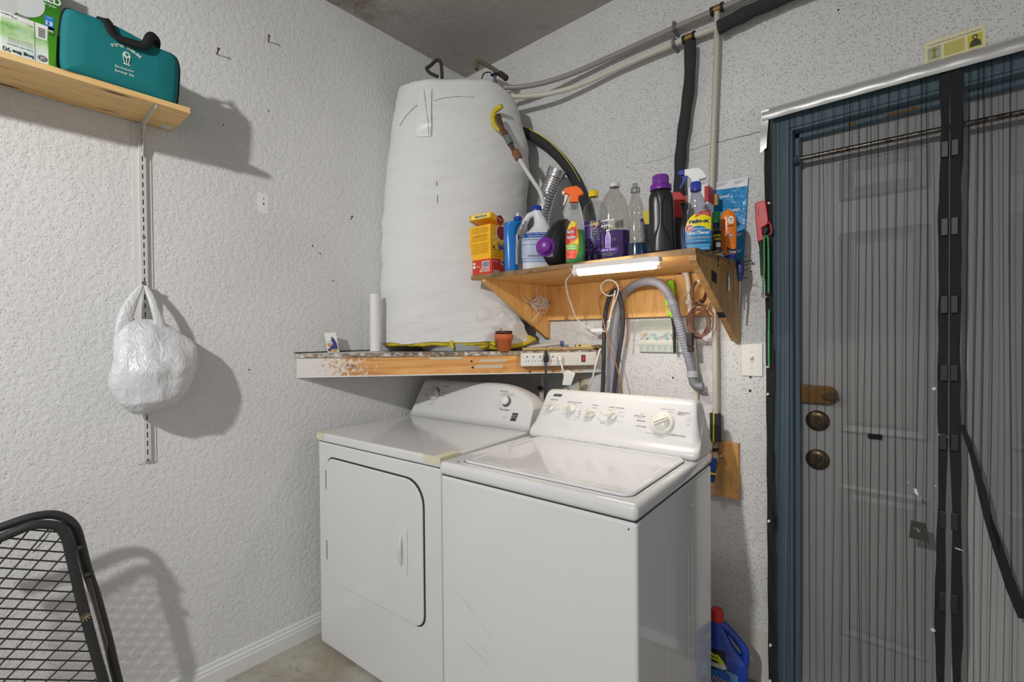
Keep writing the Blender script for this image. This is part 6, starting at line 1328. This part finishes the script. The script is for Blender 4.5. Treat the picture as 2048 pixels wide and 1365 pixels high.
# bulb cartons
gx = thing('bulb_box', 'green light bulb carton with a white globe picture, tall box behind the white-green one', 'box', (.09,-1.80,1.9945))
q1 = atX(121,40,.056); b = MB(); y1, y0 = q1.y, q1.y-.165; t = NT('green_carton')
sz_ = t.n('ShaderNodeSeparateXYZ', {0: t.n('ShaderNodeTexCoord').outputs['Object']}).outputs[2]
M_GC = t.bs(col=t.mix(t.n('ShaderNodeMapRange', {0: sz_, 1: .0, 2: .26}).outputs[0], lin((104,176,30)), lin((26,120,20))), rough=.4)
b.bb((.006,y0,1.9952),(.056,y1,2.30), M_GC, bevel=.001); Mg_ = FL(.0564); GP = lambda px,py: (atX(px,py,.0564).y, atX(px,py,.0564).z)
c0_ = GP(46,4); b.flat(ell(c0_[0],c0_[1]+.008,.044,.046,36), P((214,216,216),.4), Mg_, .0004); b.flat([GP(*p) for p in ((26,30),(62,28),(58,40),(44,42),(34,38))], P((150,150,160),.4,.4), Mg_, .0003)
c1_ = GP(-2,2); b.flat([(max(y0+.002,p[0]),p[1]) for p in ell(c1_[0],c1_[1],.034,.040,30)], P((206,208,208),.4), Mg_, .0005)
b.text('LED', .020, INKW, Mg_, GP(103,0), .040, .03, z=.0006); b.text('G25 Globe', .0058, INKW, Mg_, GP(98,10), .030, .01, z=.0006)
a_, c_ = GP(89,55), GP(108,36); b.flat(rrect(a_[0],a_[1],c_[0],c_[1],.003,3), P((50,130,206),.4), Mg_, .0004); b.text('13', .012, INKW, Mg_, ((a_[0]+c_[0])/2,(a_[1]+c_[1])/2-.002), .014, .04, z=.0006); b.text('watts', .003, INKW, Mg_, ((a_[0]+c_[0])/2,c_[1]-.004), .010, 0, z=.0006)
a_, c_ = GP(90,67), GP(108,57); b.flat(rrect(a_[0],a_[1],c_[0],c_[1],.001,1), P((60,110,30),.4), Mg_, .0004); b.text('SAVES', .006, INKW, Mg_, ((a_[0]+c_[0])/2,(a_[1]+c_[1])/2), .016, .02, z=.0006); b.build('carton', gx)
wx = thing('bulb_box', 'white and green bulb carton standing upside down in front of the tall green box', 'box', (.165,-1.755,1.9945))
t = NT('white_green_carton'); sp_x = t.n('ShaderNodeSeparateXYZ', {0: t.n('ShaderNodeTexCoord').outputs['Object']})
gz = t.ramp(t.n('ShaderNodeMapRange', {0: sp_x.outputs[2], 1: .0, 2: .10}).outputs[0], [(0,(.55,.70,.74)),(.30,(.62,.74,.70)),(.5,(.30,.55,.12)),(.72,(.10,.40,.03)),(.88,(.55,.72,.42)),(1,(.78,.80,.78))])
M_WG = t.bs(col=t.mix(t.ramp(t.noise(t.pos(),18,3),[(.4,(0,0,0)),(.6,(1,1,1))]), gz, t.mix(.55, gz, (.8,.84,.78,1))), rough=.4)
ya, yb_ = -1.799, -1.712; zt_ = 2.1; b = MB(); b.bb((.148,ya,1.9952),(.190,yb_,zt_), M_WG, bevel=.0008); Mw_ = FL(.1904); ym = -1.738
b.tube([Vector((ym,1.996,0)),Vector((ym,zt_-.001,0))], .0005, P((120,130,120),.6), 4, M=Mw_)
b.flat([(ya+.001,zt_-.016),(ym-.001,zt_-.010),(ym-.001,zt_-.001),(ya+.001,zt_-.001)], P((226,228,224),.4), Mw_, .0003)
b.text('bug lite', .011, INKK, Mw_, (ym-.022,2.006), .038, .03, rot=PI, z=.0005); b.text('90', .011, INKK, Mw_, (ym-.051,2.006), .014, .0, rot=PI, z=.0005); b.text('luces anti insectos', .0045, INKK, Mw_, (ym-.027,2.020), .046, .0, rot=PI, z=.0005)
for i in range(4): b.text('yellow light attracts fewer insects than white light', .0022, P((70,80,70),.6), Mw_, (ym-.026,2.027+.0035*i), .044, 0, rot=PI, z=.0005)
for st, x, z in (('90W',ym-.036,2.091),('120 V',ym-.008,2.084),('BOMBILLA',ym-.05,2.094)): b.text(st, .0035, INKK, Mw_, (x,z), None, .01, rot=PI, z=.0006)
b.flat(rrect(ym+.002,2.060,yb_-.002,2.092,.001,1), P((226,228,224),.4), Mw_, .0003)
for i in range(12): b.bb((ym+.007,2.064+i*.0021,.0004),(yb_-.006,2.064+i*.0021+(.0014 if i % 3 else .0007),.0006), INKK, Mw_)
b.flat(ell((ym+yb_)/2+.001,2.010,.009,.008,26), INKK, Mw_, .0004); b.flat(ell((ym+yb_)/2+.001,2.010,.0076,.0066,26), INKW, Mw_, .0006); b.flat(ell((ym+yb_)/2+.001,2.010,.0070,.0060,26), INKK, Mw_, .0008); b.text('GE', .0075, INKW, Mw_, ((ym+yb_)/2+.001,2.010), .010, .01, .2, rot=PI, z=.001); b.build('carton', wx)
# plastic shopping bag on a nail
t = NT('thin_white_plastic'); n1 = t.noise(t.pos((1,1,1)),11,5,.6,1.8); n2 = t.noise(t.pos((1,1,.35)),26,4,.6,2.5)
M_BAG = t.bs(col=lin((216,217,220)), rough=.25, normal=t.bump(t.mix(.5,n1,n2), .75, .016), sss=.25); t.set(t.b,'Subsurface Radius',(.03,.03,.03))
sb = thing('shopping_bag', 'full white plastic shopping bag hanging by its handles from a nail on the wall track', 'bag', (.07,-1.48,1.02))
SB = [(638,243,322),(648,239,338),(662,235,356),(680,230,384),(695,227,392),(715,224,393),(740,219,391),(762,217,386),(785,224,377),(803,238,360),(817,254,342),(826,268,326),(831,282,310)]
rs = []; NB = 64
for i, (py,l,r_) in enumerate(SB):
    pl, pr = atX(l,py,.075), atX(r_,py,.075); f = i/(len(SB)-1); dpt = interp(f, [(0,.045),(.2,.085),(.5,.135),(.8,.12),(1,.03)])
    cy, a = (pl.y+pr.y)/2, (pr.y-pl.y)/2; z = (pl.z+pr.z)/2; ring = []
    for j in range(NB):
        th = 2*PI*j/NB; yy = cy+a*math.cos(th); xx = .016+dpt*.5+dpt*.5*math.sin(th)
        n_ = noise.noise(Vector((yy*26,xx*26,z*18)))*.010*min(1,f*4+.3)+abs(noise.noise(Vector((yy*40,xx*34,z*22))))*.004
        d = Vector((math.sin(th),math.cos(th),0)); ring.append(Vector((max(.014,xx+d.x*n_), yy+d.y*n_*.5, z+noise.noise(Vector((yy*20,3,z*9)))*.008)))
    rs.append(ring)
R2 = []
for i in range(len(rs)-1):
    for k in range(4): R2.append([p.lerp(q,k/4)+Vector((.0015*noise.noise(p.lerp(q,k/4)*60),0,0)) for p, q in zip(rs[i],rs[i+1])])
R2.append(rs[-1]); b = MB(); b.rings(R2, M_BAG); b.build('pouch', sb)
nz = atX(285,569,.030)
for nm, pth in (('left',[(285,567,.030,3),(277,580,.040,8),(265,600,.050,13),(255,622,.06,16),(249,645,.065,17),(247,670,.065,18),(250,705,.06,16)]),('right',[(287,567,.034,3),(295,580,.045,6),(303,598,.06,8),(310,618,.07,9),(317,638,.07,11),(322,662,.065,14),(322,700,.06,16)])):
    cs_ = spline([Vector((0,0,0))+Vector((p[0],p[1],p[2])) for p in pth],5); ws = spline([Vector((p[3],0,0)) for p in pth],5); b = MB(); top = []
    rings_ = []
    for c_, w_ in zip(cs_, ws):
        pts = []
        for j in range(16):
            th = 2*PI*j/16; q = atX(c_.x+w_.x*math.cos(th), c_.y, c_.z); pts.append(Vector((max(.013,q.x+.010*math.sin(th)+.003*noise.noise(Vector((j*.9,c_.y*.02,1)))), q.y, q.z)))
        rings_.append(pts)
    b.rings(rings_, M_BAG); lab(b.build('bag_handle', sb), nm+' handle loop')
b = MB(); b.tube([atX(287,566,.034), atX(285,563,.034), atX(282,567,.030)], .004, M_BAG, 8); b.build('knot', sb)
ng = thing('wall_nail', 'grey nail through the wall track holding the plastic bag', 'nail', (.03,nz.y,nz.z)); b = MB(); b.cyl((.012,nz.y,nz.z),(.048,nz.y,nz.z+.003),.0028,STEEL,8); b.cyl((.048,nz.y,nz.z+.003),(.051,nz.y,nz.z+.003),.0065,P((120,118,114),.5,.5),12); b.build('shank', ng)
for nm, px, py, dx, dy in (('rusty nail in the upper left wall, nearer the teal bag',434,105,3,-7),('rusty nail in the upper left wall, nearer the ceiling',537,80,1,-8)):
    o = thing('wall_nail', nm, 'nail', atX(px,py,.01), group='rusty nails in the left wall'); p0, p1 = atX(px,py+4,.0), atX(px+dx,py+dy,.028); b = MB(); b.tube([p0,p1], .0022, P((96,62,46),.8,.3), 7); b.tube([p1,p1+(p1-p0).normalized()*.002], .0048, P((110,66,46),.8,.3), 9); b.build('shank', o)
b = MB()
for px,py,r_ in ((704,434,.004),(702,438,.003),(625,492,.0028),(640,507,.0028),(666,562,.0024),(537,222,.002),(447,250,.002),(527,408,.003),(527,398,.002),(498,740,.0025)):
    q = atX(px,py,.0); b.prism(ell(q.y,q.z,r_,r_*1.3,10), -.001, .0012, P((70,66,62),.9), M=FL(0))
for px,py,r_ in ((1255,334,.0022),(1320,316,.0015),(1346,756,.004),(1501,755,.004),(1500,782,.005),(1505,528,.003),(1503,543,.003),(1677,20,.003)):
    q = atY(px,py,.0); b.prism(ell(q.x,q.z,r_,r_,10), -.001, .0012, P((60,56,54),.9), M=frame((0,0,0),(1,0,0),(0,0,1)))
struct(b.build('wall_holes'))
b = MB(); m = P((232,232,234),.6); q = atX(526,408,0)
for (px,py,w,h) in ((526,408,.030,.048),(480,292,.035,.020),(505,330,.03,.012)):
    q = atX(px,py,0); pl = [(q.y+w*.8*(1+.18*noise.noise(Vector((i*.8,px,0))))*max(-.82,min(.82,1.25*math.cos(2*PI*i/26))), q.z+h*(1+.18*noise.noise(Vector((i*.8,px,5))))*max(-.85,min(.85,1.2*math.sin(2*PI*i/26)))+(h*.25*((i*7) % 5)/5 if 14 < i < 25 else 0)) for i in range(26)]
    b.prism(pl, -.001, .0008, m if px == 526 else M_WL, M=FL(0))
struct(b.build('wall_patch'))
# ================================================================== FOLDED MESH CHAIR AT THE LEFT
M_CH = P((44,43,45), .5, bumpy=(400,.5,.001)); CX = .20
ch = thing('patio_chair', 'black metal patio chair with a diamond mesh back standing by the left wall', 'chair', (CX,-1.72,0))
inner = [(-170,1120),(-60,1098),(0,1077),(59,1053),(95,1050),(119,1056),(133,1076),(142,1112),(154,1165),(166,1215),(190,1304),(208,1365),(250,1510)]
outer = [(-170,1098),(-60,1074),(0,1056),(59,1036),(104,1030),(133,1039),(151,1058),(162,1093),(175,1144),(193,1197),(217,1286),(236,1365),(276,1510)]
ip = [atX(px,py,CX) for px,py in inner]; op = [atX(px,py,CX-.035) for px,py in outer]
ip[-1].z = max(.012,ip[-1].z); op[-1].z = max(.012,op[-1].z)
def down(L): 
    p = L[-1]; d = (L[-1]-L[-2]); k = (p.z-.002)/-d.z if d.z < 0 else 0; return L+[p+d*k] if k > .02 else L
b = MB(); b.tube(spline(down(ip),7), .0118, M_CH, 12); b.build('back_frame', ch)
b = MB(); b.tube(spline(down(op),7), .0118, M_CH, 12); b.build('rear_frame', ch)
def edge_x(py):
    for (x0,y0),(x1,y1) in zip(inner[5:],inner[6:]):
        if y0 <= py <= y1: return x0+(x1-x0)*(py-y0)/(y1-y0)
    return 120 if py < 1056 else 250
def edge_y(px):
    for (x0,y0),(x1,y1) in zip(inner[:6],inner[1:7]):
        if x0 <= px <= x1: return y0+(y1-y0)*(px-x0)/(x1-x0)
    return 1076
inside = lambda x, y: x < edge_x(max(1050,y)) and (x > 133 or y > edge_y(x)) and y < 1508
b = MB()
def wire(fn, x0, x1):
    seg = []; x = x0
    while x <= x1:
        y = fn(x)
        if inside(x,y): seg.append((x,y))
        else:
            if len(seg) > 1: b.tube([atX(px,py,CX) for px,py in (seg[0],seg[len(seg)//2],seg[-1])], .0021, M_CH, 5)
            seg = []
        x += 2
    if len(seg) > 1: b.tube([atX(px,py,CX) for px,py in (seg[0],seg[len(seg)//2],seg[-1])], .0021, M_CH, 5)
for k in range(-2, 26): wire(lambda x, k=k: 1076+k*20.2+(.075-.004*k)*x, -165, 250)
for k in range(-4, 20): wire(lambda x, k=k: 1088+k*40.5-(1.18-.024*k)*x, -165, 250)
lab(b.build('mesh_panel', ch), 'diamond wire mesh')
b = MB(); b.prism([(atX(*p,CX-.012).y, atX(*p,CX-.012).z) for p in ((174,1160),(181,1155),(216,1285),(214,1312))], CX-.034, CX-.008, P((84,72,66),.5), M=Matrix(((0,0,1,0),(1,0,0,0),(0,1,0,0),(0,0,0,1)))); b.build('side_plate', ch)
for px,py,qx,qy in ((118,1046,132,1050),(158,1096,166,1094),(174,1150,182,1148)):
    b = MB(); b.tube([atX(px,py,CX+.004),atX(qx,qy,CX-.02)], .0055, BLACK, 8); b.tube([atX(qx,qy,CX-.02),atX(qx+4,qy-3,CX-.01)], .0016, BLACK, 5); b.build('cable_tie', ch)
b = MB(); b.tube([atX(112,1048,CX+.010),atX(92,1076,CX+.014),atX(66,1106,CX+.014)], .0012, BLACK, 5); b.build('tie_tail', ch)
b = MB()
for i in range(9): b.tube([atX(171,1234,CX+.010), atX(171,1234,CX+.014)+Vector((.004,.012*math.cos(i*.7),.012*math.sin(i*.7)))], .0009, P((176,156,126),.9), 4)
b.build('frayed_knot', ch)
